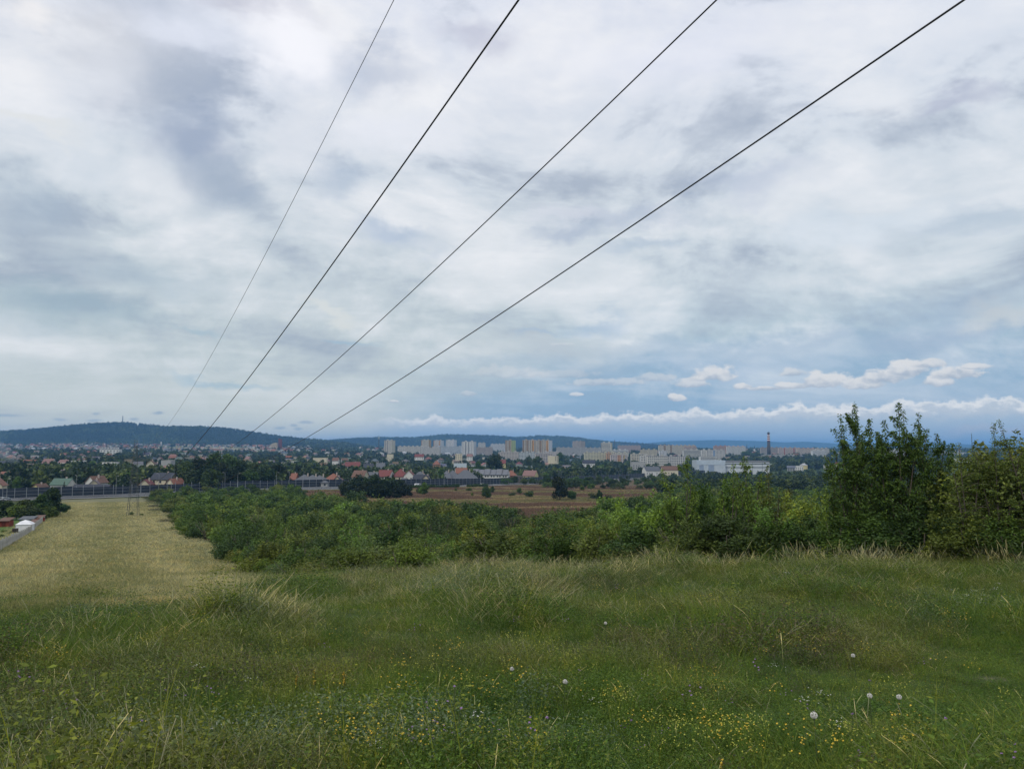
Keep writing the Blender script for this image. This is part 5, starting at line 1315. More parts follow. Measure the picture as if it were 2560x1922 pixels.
# ------------------------------------------------------------------ willows, scrub and thicket
GW = 'dark willow bushes above the brown field'
for i, (px, base, top, wpx) in enumerate(((868, 1240, 1204, 46), (900, 1243, 1192, 56), (935, 1245, 1190, 60), (970, 1246, 1192, 60), (1003, 1244, 1200, 50), (1022, 1240, 1212, 30), (880, 1244, 1212, 40), (950, 1246, 1210, 60), (915, 1246, 1208, 50), (988, 1246, 1216, 40))):
    x, y, z = hit(px, base); s = y / F
    plant('willow_bush', (TR[(i * 2) % 7][0], BF[0][1]), (x, y, z - (base - top) * s * .12), (base - top) * s * 1.12, wpx * s * 1.15, 'big dark rounded willow bush in the clump left of the brown field' + (', right end', ', left end', ', centre')[0 if px > 995 else 1 if px < 890 else 2] + (', front' if i % 2 else ', back'), 'bush', GW, 'black', stem='branch')
FB = [(1045, 1234, 1211, 14, 'dark', 'small dark bush beside the lone bush by the willows'), (1060, 1236, 1208, 26, 'mid', 'lone round bush at the left end of the brown field'), (1177, 1227, 1215, 14, 'mid', 'small bush on a stem before the right hedge'),
      (1180, 1240, 1231, 7, 'olive', 'tiny half-dead bush under the small stemmed bush'), (1139, 1228, 1216, 8, 'olive', 'thin bare reddish bush under the middle hedge'), (1216, 1245, 1217, 22, 'dark', 'tall oval bush in the brown field, larger of two touching'), (1231, 1231, 1211, 13, 'dark', 'slim bush behind the tall oval one'),
      (1298, 1234, 1220, 15, 'mid', 'neat round bush in the middle of the brown field'), (1283, 1240, 1228, 16, 'bluish', 'low bluish bush left of the neat round one'), (1321, 1242, 1230, 17, 'dark', 'dark low bush, lower of the pair in the brown field'), (1328, 1236, 1223, 14, 'dark', 'dark low bush, upper of the pair in the brown field'),
      (1398, 1250, 1196, 34, 'black', 'tallest blackish tree in the brown field'), (1405, 1230, 1186, 22, 'black', 'dark tree crown above the tallest field tree'), (1429, 1249, 1227, 23, 'dark', 'round bush right of the tallest field tree'), (1480, 1247, 1228, 20, 'dark', 'leftmost bush of the right trio in the brown field'),
      (1500, 1249, 1226, 16, 'dark', 'middle bush of the right trio in the brown field'), (1524, 1256, 1232, 20, 'dark', 'rightmost bush of the right trio in the brown field'), (1455, 1226, 1214, 16, 'mid', 'bush at the far edge of the brown field'), (1363, 1218, 1205, 15, 'dark', 'dark bush by the far verge, left of the tall field tree')]
for i, (px, base, top, wpx, t, lb) in enumerate(FB):
    x, y, z = hit(px, base); s = y / F
    plant('bush', (TR[(i) % 7][0] if i % 2 else BF[i % 6][0], BF[i % 6][1]), (x, y, z - .12 * (base - top) * s), (base - top) * s * 1.15, wpx * s * 1.3, lb, 'bush', None, t, stem='branch')
# scrub belt between brown field and motorway on the right
sb = random.Random(31); nsc = 0
while nsc < 190:
    px = sb.uniform(1250, 2560) if sb.random() < .45 else sb.uniform(1250, 1700); row = sb.uniform(1196, 1224) if px < 1700 else sb.uniform(1180, 1260)
    if px < 1340 and row > 1212: continue
    x, y, z = hit(px, row); 
    if y > path_Y(x / y) - 24: continue
    if px < 1560 and y < 400: continue
    s = y / F; h = sb.uniform(3, 6.5); t = sb.choice(['dark', 'mid', 'bluish', 'dark'])
    reg = 'before the dark wood' if px < 1560 else 'below the new flats' if px < 1720 else 'below the factory hall' if px < 1920 else 'between hall and saplings' if px < 2150 else 'behind the saplings'
    lb = '%s %s scrub bush, %s of belt, %s' % ('low' if h < 4 else 'tall' if h > 5.3 else 'middling', {'dark': 'dark green', 'mid': 'mid green', 'bluish': 'bluish green'}[t], 'far side' if y > 620 else 'near side', reg)
    plant('scrub_bush', BF[sb.randrange(6)] if sb.random() < .5 else (TR[sb.randrange(7)][0], BF[0][1]), (x, y, z), h, h * sb.uniform(1.0, 1.6), lb, 'bush', lb, t, stem='branch'); nsc += 1

# the thicket filling the slope
def th_ok(x, y, px, row):
    if x < field_edge_right(y) + 1.5: return False
    if px > 1290 and y < 42: return False
    if px > 1560 and y < 60: return False
    if y < meadow_crest(x / y) + 4.5: return False
    # openings
    for (a, b, c, d) in ((680, 1291, 50, 9), (590, 1262, 34, 7), (540, 1266, 26, 8), (650, 1320, 60, 6), (850, 1256, 26, 4)):
        if ((px - a) / c) ** 2 + ((row - b) / d) ** 2 < 1: return False
    lim = np.interp(px, [300, 420, 700, 850, 960, 1080, 1200, 1330, 1420, 1500, 1600, 1680, 1760, 2600], [1235, 1232, 1228, 1262, 1268, 1282, 1296, 1308, 1300, 1292, 1270, 1245, 1200, 1190])
    return row > lim
tk = random.Random(77); pts = []
def far_enough(x, y, r):
    return all((x - a) ** 2 + (y - b) ** 2 > r * r for a, b in pts)
nth = 0; tries = 0
TINTS = ['mid', 'mid', 'light', 'light', 'light', 'olive', 'dark', 'bluish']
ZX = [450, 560, 680, 800, 920, 1040, 1160, 1290, 1430, 1600]
REG = ['at the straw field corner', 'by the field edge below the grove', 'below the right of the grove', 'below the grey pyramid roofs', 'below the dark willows', 'below the willow clump end', 'below the white terrace', 'below the lone brown-red house', 'below the brown field bushes', 'left of the near shrub belt', 'behind the near shrub belt']
def thick(y, px, var, h, wd, x, z, t, extra=''):
    zi = int(np.searchsorted(ZX, px)); sz_ = 'low' if h < 2.1 else 'tall' if h > 3.4 else 'rounded'
    nm = {'mid': 'mid green', 'dark': 'dark green', 'olive': 'olive green', 'light': 'fresh green', 'bluish': 'bluish green', 'yellow': 'yellowing'}[t]
    dep = 'front row' if y < 52 else 'middle rows' if y < 120 else 'back rows'
    lb = '%s %s shrub in the thicket %s, %s' % (sz_, nm, REG[zi], dep)
    plant('shrub', var, (x, y, z), h, wd, lb, 'shrub', lb, t, stem='branch')
cands = []
while tries < 26000:
    tries += 1
    Y = 33 * (430 / 33) ** (tk.random() ** 1.1); px = tk.uniform(320, 2500)
    x, y, z = at(px, Y)
    row = proj(x, y, z)[1]
    if y > path_Y(x / y) - 34 or not th_ok(x, y, px, row + 0): continue
    h = tk.choice([1.2, 1.8, 2.4, 3.0, 4.3]) * tk.uniform(.85, 1.15) * (.68 if Y < 50 else .85 if Y < 70 else 1.2) * (1 + .25 * (Y > 200)); wd = h * tk.uniform(.95, 1.35) + .9
    if not far_enough(x, y, .40 * wd + .15): continue
    if x - wd * .45 < field_edge_right(y): continue
    if Y > 55 and px < 1640 and fbm(np.array([x]), np.array([y]), .045, 14)[0] > .66 and tk.random() < .92: continue
    pts.append((x, y)); t = tk.choice(TINTS) if tk.random() > .03 else 'yellow'
    if Y > 230: t = tk.choice(['mid', 'dark', 'olive', 'dark'])
    if Y > 60 and px > 1640: wd *= 1.2
    cands.append(((wd / y) * (.3 if px > 1640 else 1), px, x, y, z, h, wd, t))
cands.sort(reverse=True)
for _, px, x, y, z, h, wd, t in cands[:300]: thick(y, px, tk.choice(BM_) if y < 150 else tk.choice(BF), h, wd, x, z, t)
def rest_of_thicket():
    src = []
    for k, t in enumerate(('mid', 'dark', 'olive', 'mid', 'light')):
        me = BF[k][0].copy(); me.materials.clear(); me.materials.append(foliage_mat('scrub_' + t + str(k), GREENS[t])); src.append(me)
    C = cands[300:]; n = len(C); print('thicket', len(cands), n)
    scatter('scrub', [(c[2], c[3], c[4] - .05) for c in C], np.stack([np.zeros(n), np.zeros(n), npr.rand(n) * 6.28], 1), [(c[6], c[6], c[5]) for c in C], npr.randint(0, 5, n), src)
rest_of_thicket()
# ground cover under the thicket: uncountable low leaves
def undergrowth():
    src = [leaf_mesh('u%d' % i, 900, [((npr.uniform(-.5, .5), npr.uniform(-.5, .5), .12 + .2 * npr.rand()), (.25, .25, .2)) for _ in range(9)], .07, .04, 800 + i, mats=cached(('um', i), lambda: foliage_mat('undergrowth%d' % i, [(.06, .09, .022), (.075, .105, .025), (.09, .09, .035)][i % 3]))) for i in range(3)]
    n = 6000; Y = 30 * (430 / 30) ** (npr.rand(n) ** 1.1); px = npr.uniform(330, 2600, n); x = (px - 1280) / F * Y
    ok = (x > field_edge_right(Y) + .5) & (Y < path_Y(x / Y) - 36)
    rowv = np.array([proj(a, b, c)[1] for a, b, c in zip(x, Y, T(x, Y))])
    lim = np.interp(px, [300, 420, 700, 850, 960, 1080, 1200, 1330, 1420, 1500, 2600], [1232, 1230, 1226, 1262, 1270, 1284, 1298, 1308, 1300, 1290, 1282]); ok &= rowv > lim
    hole = np.zeros(n, bool)
    for (a, b, c, d) in ((680, 1291, 50, 9), (590, 1262, 34, 7), (540, 1266, 26, 8)): hole |= ((px - a) / c) ** 2 + ((rowv - b) / d) ** 2 < 1
    ok &= ~hole
    x, Y = x[ok], Y[ok]; n = len(x); s = np.clip(Y / 45, 1.2, 5) * npr.uniform(.8, 1.3, n)
    scatter('undergrowth', np.stack([x, Y, T(x, Y)], 1), np.stack([np.zeros(n), np.zeros(n), npr.rand(n) * 6.28], 1), np.stack([s * 1.5, s * 1.5, s * .22 + .2], 1), npr.randint(0, 3, n), src)
undergrowth()

# near shrubs at the right, row by row; (px, base Y, top row, width px, tint, label)
NS = [(1395, 33, 1318, 150, 'mid', 'feathery green shrub at the left end of the near shrub belt'), (1480, 30, 1298, 170, 'olive', 'olive shrub with small yellow leaves next to the leftmost near shrub'), (1560, 31, 1262, 160, 'light', 'yellow-green upright shrub with pointed shoots'),
      (1650, 30, 1225, 170, 'light', 'tall yellow-green shrub left of the lone sapling'), (1740, 29, 1205, 170, 'mid', 'green shrub under the lone sapling top'), (1600, 27, 1300, 200, 'dark', 'dark shrub low in front of the yellow-green ones'),
      (1830, 29, 1200, 170, 'mid', 'green shrub below the factory hall'), (1930, 28, 1218, 170, 'olive', 'olive shrub with rusty shoots'), (1700, 26, 1285, 200, 'olive', 'olive low shrub in the middle of the near belt'), (1810, 25, 1275, 200, 'dark', 'dark dense shrub in front below the hall'),
      (1900, 25, 1262, 180, 'mid', 'mid-green shrub between the dark ones'), (2000, 27, 1230, 170, 'light', 'light green shrub before the far brown gap'), (1990, 24.5, 1290, 190, 'dark', 'dark shrub behind the tall dry grass'), (2090, 26, 1215, 160, 'light', 'bright shrub at the left foot of the saplings'),
      (2080, 24, 1270, 190, 'mid', 'willow-like shrub with fine leaves below the saplings'), (2180, 26, 1205, 190, 'olive', 'olive shrub under the left sapling'), (2270, 25, 1215, 190, 'dark', 'dark shrub under the right sapling'), (2170, 23, 1285, 210, 'mid', 'feathery low shrub under the saplings, left'),
      (2290, 22.5, 1275, 220, 'dark', 'blackish dense shrub under the saplings, right'), (2370, 24, 1190, 170, 'olive', 'brownish shrub between saplings and hawthorn'), (2400, 21.5, 1270, 200, 'light', 'light leafy bramble before the hawthorn'), (2480, 22.5, 1108, 250, 'olive', 'dense olive lower body of the hawthorn'),
      (2560, 23, 1085, 280, 'olive', 'large olive shrub at the right edge'), (2425, 23.5, 1128, 170, 'olive', 'sprawling olive shrub left of the hawthorn body'), (2500, 21, 1295, 200, 'mid', 'green shrub low at the right edge before the hawthorn'), (2600, 21, 1230, 240, 'dark', 'dark shrub cut by the right edge'), (2700, 22, 1150, 280, 'dark', 'shrub beyond the right edge'),
      (1330, 36, 1330, 150, 'light', 'fresh green bush just left of the near shrub belt')]
for i, (px, Y, top, wpx, t, lb) in enumerate(NS):
    Y += 5.5; x, y, z = at(px, Y); h = ztop(top - 8, Y) - z; plant('shrub', BN[i % 6], (x, y, z), h * 1.05, wpx / F * Y * 1.2, lb, 'shrub', None, t, stem='branch')

# saplings: drooping broad leaves along rising limbs
def sapling(seed, h, spread, nl=26, L=.10, W=.044, n=4200, arch=False, low=.15):
    rs = np.random.RandomState(seed); m = MB(); pts = []; 
    tops = [(rs.uniform(-.05, .05) * h, rs.uniform(-.05, .05) * h, h)] + [(sg * rs.uniform(.09, .17) * h * min(spread, 1.1), rs.uniform(-.1, .1) * h, h * rs.uniform(.74, .93)) for sg in (-1, 1)]
    for tp in tops:
        m.tube([(0, 0, -.3), (tp[0] * .4, tp[1] * .4, h * .4), (tp[0] * .8, tp[1] * .8, h * .75), tp], [.035, .028, .014, .004], 6)
    C = []
    for i in range(nl):
        tp = tops[i % 3]; t0 = rs.uniform(low, .88); b = Vector((tp[0] * t0, tp[1] * t0, tp[2] * t0)); th = rs.rand() * 6.28
        ln = spread * (1.0 - t0 * .78) * rs.uniform(.6, 1.1); rise = rs.uniform(.8, 1.7) * (1 if not arch else .4)
        mid = b + Vector((math.cos(th) * ln * .5, math.sin(th) * ln * .5, ln * rise * .6)); end = b + Vector((math.cos(th) * ln, math.sin(th) * ln, ln * rise * (1.0 if not arch else .55)))
        m.tube([b, mid, end], [.014, .009, .003], 5)
        C.append((b, mid, end))
    for tp in tops: C.append((Vector((tp[0] * .7, tp[1] * .7, tp[2] * .7)), Vector((tp[0] * .85, tp[1] * .85, tp[2] * .85)), Vector(tp))); C.append(C[-1])
    B = np.array([[list(a), list(b), list(c)] for a, b, c in C]); k = rs.randint(0, len(B), n); t = rs.rand(n)[:, None] ** .8
    P = B[k, 0] * (1 - t) ** 2 + B[k, 1] * 2 * t * (1 - t) + B[k, 2] * t ** 2
    d = rs.normal(size=(n, 3)); d[:, 2] *= .5; P = P + d * .075 * (1.3 - t)
    a = d * .7 + rs.normal(size=(n, 3)) * .35; a[:, 2] -= .9; a /= np.linalg.norm(a, axis=1)[:, None]
    nn = rs.normal(size=(n, 3)); nn -= (nn * a).sum(1)[:, None] * a; nn /= np.linalg.norm(nn, axis=1)[:, None]; b2 = np.cross(nn, a); sz = rs.uniform(.6, 1.15, n)[:, None]
    V = np.stack([P, P + (a * .4 * L + b2 * W * .5 + nn * W * .15) * sz, P + (a * L + nn * L * .12) * sz, P + (a * .4 * L - b2 * W * .5 + nn * W * .15) * sz], 1).reshape(-1, 3)
    tone = np.repeat(rs.rand(n) ** 1.4, 4)
    return mesh_np('crown', V, np.arange(4 * n).reshape(-1, 4), M['leaf'], tone=tone), m.mesh('trunk', M['bark'], True)
def put_sapling(name, px, Y, top, spread, seed, label, t, cat='tree', **kw):
    Y += 4.5; spread *= 1.22; x, y, z = at(px, Y); h = ztop(top, Y) - z; cr, tk_ = sapling(seed, h, spread, **kw); e = empty(name, (x, y, z)); ob('crown', cr, e, color=GREENS[t]); ob('trunk', tk_, e); tag(e, label, cat)
put_sapling('sapling', 2142, 25.5, 1008, 1.0, 1, 'tall dark sapling with drooping leaves, left one of the big pair', 'sap', nl=52, n=10500)
put_sapling('sapling', 2238, 25.0, 1006, .8, 2, 'tall dark sapling with pointed top, right one of the big pair', 'sap', nl=48, n=9500)
put_sapling('sapling', 2295, 25.5, 1030, .75, 3, 'slimmer dark sapling at the right of the big pair', 'sap', nl=36, n=4600)
put_sapling('sapling', 2190, 25.8, 1045, .9, 7, 'low dark sapling filling the gap of the big pair', 'sap', nl=44, n=6500)
put_sapling('sapling', 2100, 26.0, 1062, .6, 8, 'small sapling at the left foot of the big pair', 'sap', nl=34, n=4500)
put_sapling('sapling', 2112, 25.4, 1034, .75, 21, 'narrow upright shoot just left of the left tall top', 'sap', nl=26, n=3200)
put_sapling('sapling', 2266, 25.3, 1022, .7, 22, 'narrow upright shoot right of the pointed top', 'sap', nl=24, n=3000)
put_sapling('sapling', 2215, 25.2, 1050, 1.0, 17, 'bushy middle sapling between the two tall tops', 'sap', nl=44, n=7000)
put_sapling('sapling', 2332, 25.2, 1082, .8, 18, 'short sapling closing the right side of the tall clump', 'sap', nl=44, n=7000)
put_sapling('sapling', 1704, 28.5, 1136, .8, 4, 'light green sapling standing up before the new flats', 'light', nl=30, n=3000, L=.13)
put_sapling('sapling', 1868, 28.0, 1136, .7, 5, 'light green sapling before the factory hall', 'light', nl=26, n=2500, L=.13)
put_sapling('sapling', 1818, 28.3, 1158, .6, 6, 'leaning light green shoot left of the hall sapling', 'light', nl=12, n=900, L=.13)
put_sapling('sapling', 1925, 28.3, 1160, .55, 9, 'rusty green shoot under the smokestack', 'olive', nl=14, n=900, L=.11)
put_sapling('hawthorn', 2480, 22.8, 1058, 1.5, 11, 'hawthorn with arching twigs and small yellowish leaves', 'haw', nl=90, n=15000, L=.06, W=.035, arch=True)
put_sapling('hawthorn', 2405, 22.6, 1105, 1.2, 12, 'low spreading hawthorn branch left of the main hawthorn', 'haw', nl=40, n=3500, L=.055, W=.03, arch=True)
put_sapling('hawthorn', 2585, 22.0, 1020, 1.4, 13, 'taller thorny shrub cut by the right edge', 'haw', nl=50, n=5500, L=.06, W=.035, arch=True)

# ------------------------------------------------------------------ meadow plants
def blades(n, r, h0, h1, w_, lean, rs, curve=.5, seg=3, head=0.0, tone=(0, 1)):
    base = rs.normal(size=(n, 2)) * r * .5; th = rs.rand(n) * 6.28; h = rs.uniform(h0, h1, n); ln = h * lean * rs.uniform(.3, 1.3, n)
    side = np.stack([-np.sin(th), np.cos(th), np.zeros(n)], 1); fr = np.stack([np.cos(th), np.sin(th), np.zeros(n)], 1)
    V = []; tt = np.linspace(0, 1, seg + 1)
    rot = rs.rand(n) * 6.28; wd = np.stack([np.cos(rot), np.sin(rot), np.zeros(n)], 1)
    for t in tt:
        c = np.stack([base[:, 0], base[:, 1], np.zeros(n)], 1) + fr * (ln * t ** (1 + curve))[:, None] + np.array([0, 0, 1.0]) * (h * (t - .18 * lean * t * t * t))[:, None]
        w = w_ * (1 - t * .85) * .5
        if head and t > .75: w = max(w, head * (.5 if t < 1 else .25))
        V += [c - wd * w, c + wd * w]
    V = np.stack(V, 1)      # n, 2*(seg+1), 3
    idx = np.arange(n)[:, None, None] * (2 * (seg + 1)); q = np.array([[2 * s, 2 * s + 1, 2 * s + 3, 2 * s + 2] for s in range(seg)])[None]
    Fq = (idx + q).reshape(-1, 4); tn = rs.uniform(tone[0], tone[1], n)
    return V.reshape(-1, 3), Fq, np.repeat(tn, 2 * (seg + 1))
def join(parts):
    V = []; Fq = []; tn = []; mi = []; b = 0
    for (v, f, t), m in parts: V.append(v); Fq.append(f + b); tn.append(t); mi.append(np.full(len(f), m)); b += len(v)
    return np.concatenate(V), np.concatenate(Fq), np.concatenate(tn), np.concatenate(mi)
def leaves(n, r, h0, h1, L, W, rs, up=.6, tone=(0, 1)):
    P = np.stack([rs.normal(size=n) * r * .55, rs.normal(size=n) * r * .55, rs.uniform(h0, h1, n)], 1)
    P[:, 2] *= np.clip(1.25 - (np.hypot(P[:, 0], P[:, 1]) / r) ** 2 * .8, .2, 1)
    a = rs.normal(size=(n, 3)); a[:, 2] = a[:, 2] * .5 + .15; a /= np.linalg.norm(a, axis=1)[:, None]; nn = rs.normal(size=(n, 3)) * .5; nn[:, 2] += up
    nn -= (nn * a).sum(1)[:, None] * a; nn /= np.linalg.norm(nn, axis=1)[:, None]; b = np.cross(nn, a); sz = rs.uniform(.6, 1.3, n)[:, None]
    V = np.stack([P, P + (a * .45 * L + b * W * .5) * sz, P + (a * L - nn * .15 * L) * sz, P + (a * .45 * L - b * W * .5) * sz], 1).reshape(-1, 3)
    return V, np.arange(4 * n).reshape(-1, 4), np.repeat(rs.uniform(tone[0], tone[1], n), 4)
def petals(C, rad_, rs):
    """small 4-quad rosettes at points C"""
    n = len(C); V = []; 
    for k in range(3):
        th = rs.rand(n) * 6.28; a = np.stack([np.cos(th), np.sin(th), rs.uniform(-.6, .6, n)], 1) * rad_; b = np.cross(a, np.array([[0, .4, 1.0]])); b = b / np.linalg.norm(b, axis=1)[:, None] * rad_
        V.append(np.stack([C - a, C - b, C + a, C + b], 1))
    V = np.concatenate(V).reshape(-1, 3)
    return V, np.arange(len(V)).reshape(-1, 4), np.repeat(rs.rand(len(V) // 4), 4)
MG = {k: foliage_mat(n_, c_, t_, .25, True) for k, n_, c_, t_ in (('green', 'grass_green', (.090, .160, .021), .4), ('green2', 'grass_yellow_green', (.150, .190, .032), .4), ('straw', 'grass_straw', (.34, .33, .20), .3),
      ('herb', 'herb_green', (.076, .142, .021), .32), ('herb2', 'herb_olive', (.115, .146, .029), .32), ('brown', 'herb_brown', (.09, .078, .05), .2), ('grey', 'herb_grey', (.12, .165, .10), .25),
      ('dry', 'field_straw', (.39, .365, .205), .3), ('drygreen', 'field_green', (.25, .25, .11), .3))}
def flowermat(nm, c): return mat(nm, lambda: mixc(attr('tone') * .35, c, tuple(v * .55 for v in c)), rough=.6)
MF = {'yellow': flowermat('petal_yellow', (.62, .43, .04)), 'white': flowermat('petal_white', (.62, .62, .54)), 'violet': flowermat('petal_violet', (.30, .18, .36)), 'lime': flowermat('petal_lime', (.5, .5, .08))}
def tuft(name, seed, spec):
    rs = np.random.RandomState(seed); parts = []; ms = []
    for kind, m, a in spec:
        if m not in ms: ms.append(m)
        mi = ms.index(m)
        if kind == 'b': parts.append((blades(rs=rs, **a), mi))
        elif kind == 'l': parts.append((leaves(rs=rs, **a), mi))
        elif kind == 'f':
            C = np.stack([rs.normal(size=a['n']) * a['r'] * .5, rs.normal(size=a['n']) * a['r'] * .5, rs.uniform(a['h0'], a['h1'], a['n'])], 1)
            parts.append((petals(C, a['s'], rs), mi))
    V, Fq, tn, mi = join(parts)
    return mesh_np(name, V, Fq, ms, tone=tn, midx=mi)
TU = []
for s in range(3): TU.append(tuft('g%d' % s, 900 + s, [('b', MG['green'], dict(n=70, r=.22, h0=.12, h1=.34, w_=.0048, lean=.75)), ('b', MG['green2'], dict(n=34, r=.22, h0=.12, h1=.30, w_=.0045, lean=.9)), ('l', MG['herb'], dict(n=40, r=.2, h0=.03, h1=.16, L=.03, W=.012))]))
for s in range(3): TU.append(tuft('s%d' % s, 910 + s, [('b', MG['straw'], dict(n=15, r=.22, h0=.22, h1=.46, w_=.0022, lean=.6, head=.0048, seg=5)), ('b', MG['green2'], dict(n=60, r=.22, h0=.12, h1=.30, w_=.0045, lean=.8)), ('b', MG['straw'], dict(n=16, r=.22, h0=.08, h1=.26, w_=.0036, lean=1.1))]))
for s in range(3): TU.append(tuft('h%d' % s, 920 + s, [('l', MG['herb'], dict(n=330, r=.22, h0=.03, h1=.29, L=.022, W=.0095)), ('b', MG['green'], dict(n=44, r=.22, h0=.12, h1=.34, w_=.0045, lean=.7))]))
TU.append(tuft('h4', 930, [('l', MG['herb2'], dict(n=260, r=.22, h0=.03, h1=.28, L=.022, W=.009)), ('b', MG['green2'], dict(n=34, r=.2, h0=.12, h1=.32, w_=.0045, lean=.8)), ('b', MG['straw'], dict(n=7, r=.2, h0=.2, h1=.42, w_=.0028, lean=.5, head=.005, seg=4))]))
TU.append(tuft('br', 931, [('l', MG['brown'], dict(n=90, r=.18, h0=.1, h1=.36, L=.02, W=.010)), ('b', MG['brown'], dict(n=14, r=.15, h0=.2, h1=.40, w_=.0035, lean=.4)), ('b', MG['green'], dict(n=40, r=.22, h0=.12, h1=.30, w_=.0045, lean=.7))]))
TU.append(tuft('gy', 932, [('l', MG['grey'], dict(n=150, r=.18, h0=.06, h1=.36, L=.024, W=.010)), ('b', MG['green'], dict(n=44, r=.22, h0=.12, h1=.32, w_=.0045, lean=.7))]))
TU_ARC = tuft('arc', 938, [('b', MG['straw'], dict(n=7, r=.2, h0=.22, h1=.38, w_=.0024, lean=.62, curve=1.6, head=.005, seg=6)), ('b', MG['green2'], dict(n=26, r=.22, h0=.14, h1=.30, w_=.0048, lean=.95, curve=.9, seg=5)), ('b', MG['green'], dict(n=30, r=.22, h0=.12, h1=.3, w_=.0048, lean=.9))])
for s in range(2): TU.append(tuft('m%d' % s, 940 + s, [('b', MG['green'], dict(n=120, r=.30, h0=.04, h1=.15, w_=.005, lean=.9)), ('l', MG['herb'], dict(n=90, r=.3, h0=.01, h1=.07, L=.03, W=.014)), ('b', MG['green2'], dict(n=50, r=.3, h0=.03, h1=.14, w_=.0045, lean=1.1))]))
TU.append(TU_ARC)
TU.append(tuft('weed', 939, [('l', MG['green2'], dict(n=150, r=.20, h0=.10, h1=.52, L=.026, W=.010)), ('b', MG['green2'], dict(n=9, r=.14, h0=.3, h1=.55, w_=.006, lean=.2)), ('l', MG['herb'], dict(n=120, r=.22, h0=.03, h1=.25, L=.03, W=.013))]))
TU.append(tuft('weed2', 941, [('l', MG['herb2'], dict(n=240, r=.24, h0=.05, h1=.46, L=.02, W=.008)), ('b', MG['brown'], dict(n=10, r=.2, h0=.3, h1=.5, w_=.003, lean=.3)), ('l', MG['herb'], dict(n=150, r=.24, h0=.03, h1=.3, L=.026, W=.011))]))
NT = len(TU)
FT = []
FT.append(tuft('y0', 950, [('b', MG['green'], dict(n=10, r=.10, h0=.26, h1=.42, w_=.004, lean=.25)), ('l', MG['herb2'], dict(n=50, r=.12, h0=.05, h1=.34, L=.025, W=.01)), ('f', MF['yellow'], dict(n=13, r=.16, h0=.26, h1=.38, s=.0075))]))
FT.append(tuft('y1', 951, [('b', MG['green'], dict(n=6, r=.06, h0=.22, h1=.34, w_=.004, lean=.2)), ('f', MF['yellow'], dict(n=4, r=.10, h0=.2, h1=.3, s=.009))]))
FT.append(tuft('w0', 952, [('b', MG['green'], dict(n=5, r=.05, h0=.30, h1=.46, w_=.005, lean=.2)), ('f', MF['white'], dict(n=14, r=.08, h0=.38, h1=.42, s=.006))]))
FT.append(tuft('v0', 953, [('b', MG['green'], dict(n=5, r=.06, h0=.24, h1=.38, w_=.004, lean=.3)), ('f', MF['violet'], dict(n=5, r=.10, h0=.26, h1=.34, s=.010))]))
FT.append(tuft('l0', 954, [('b', MG['green'], dict(n=8, r=.10, h0=.24, h1=.42, w_=.004, lean=.3)), ('f', MF['lime'], dict(n=26, r=.17, h0=.25, h1=.38, s=.0055))]))

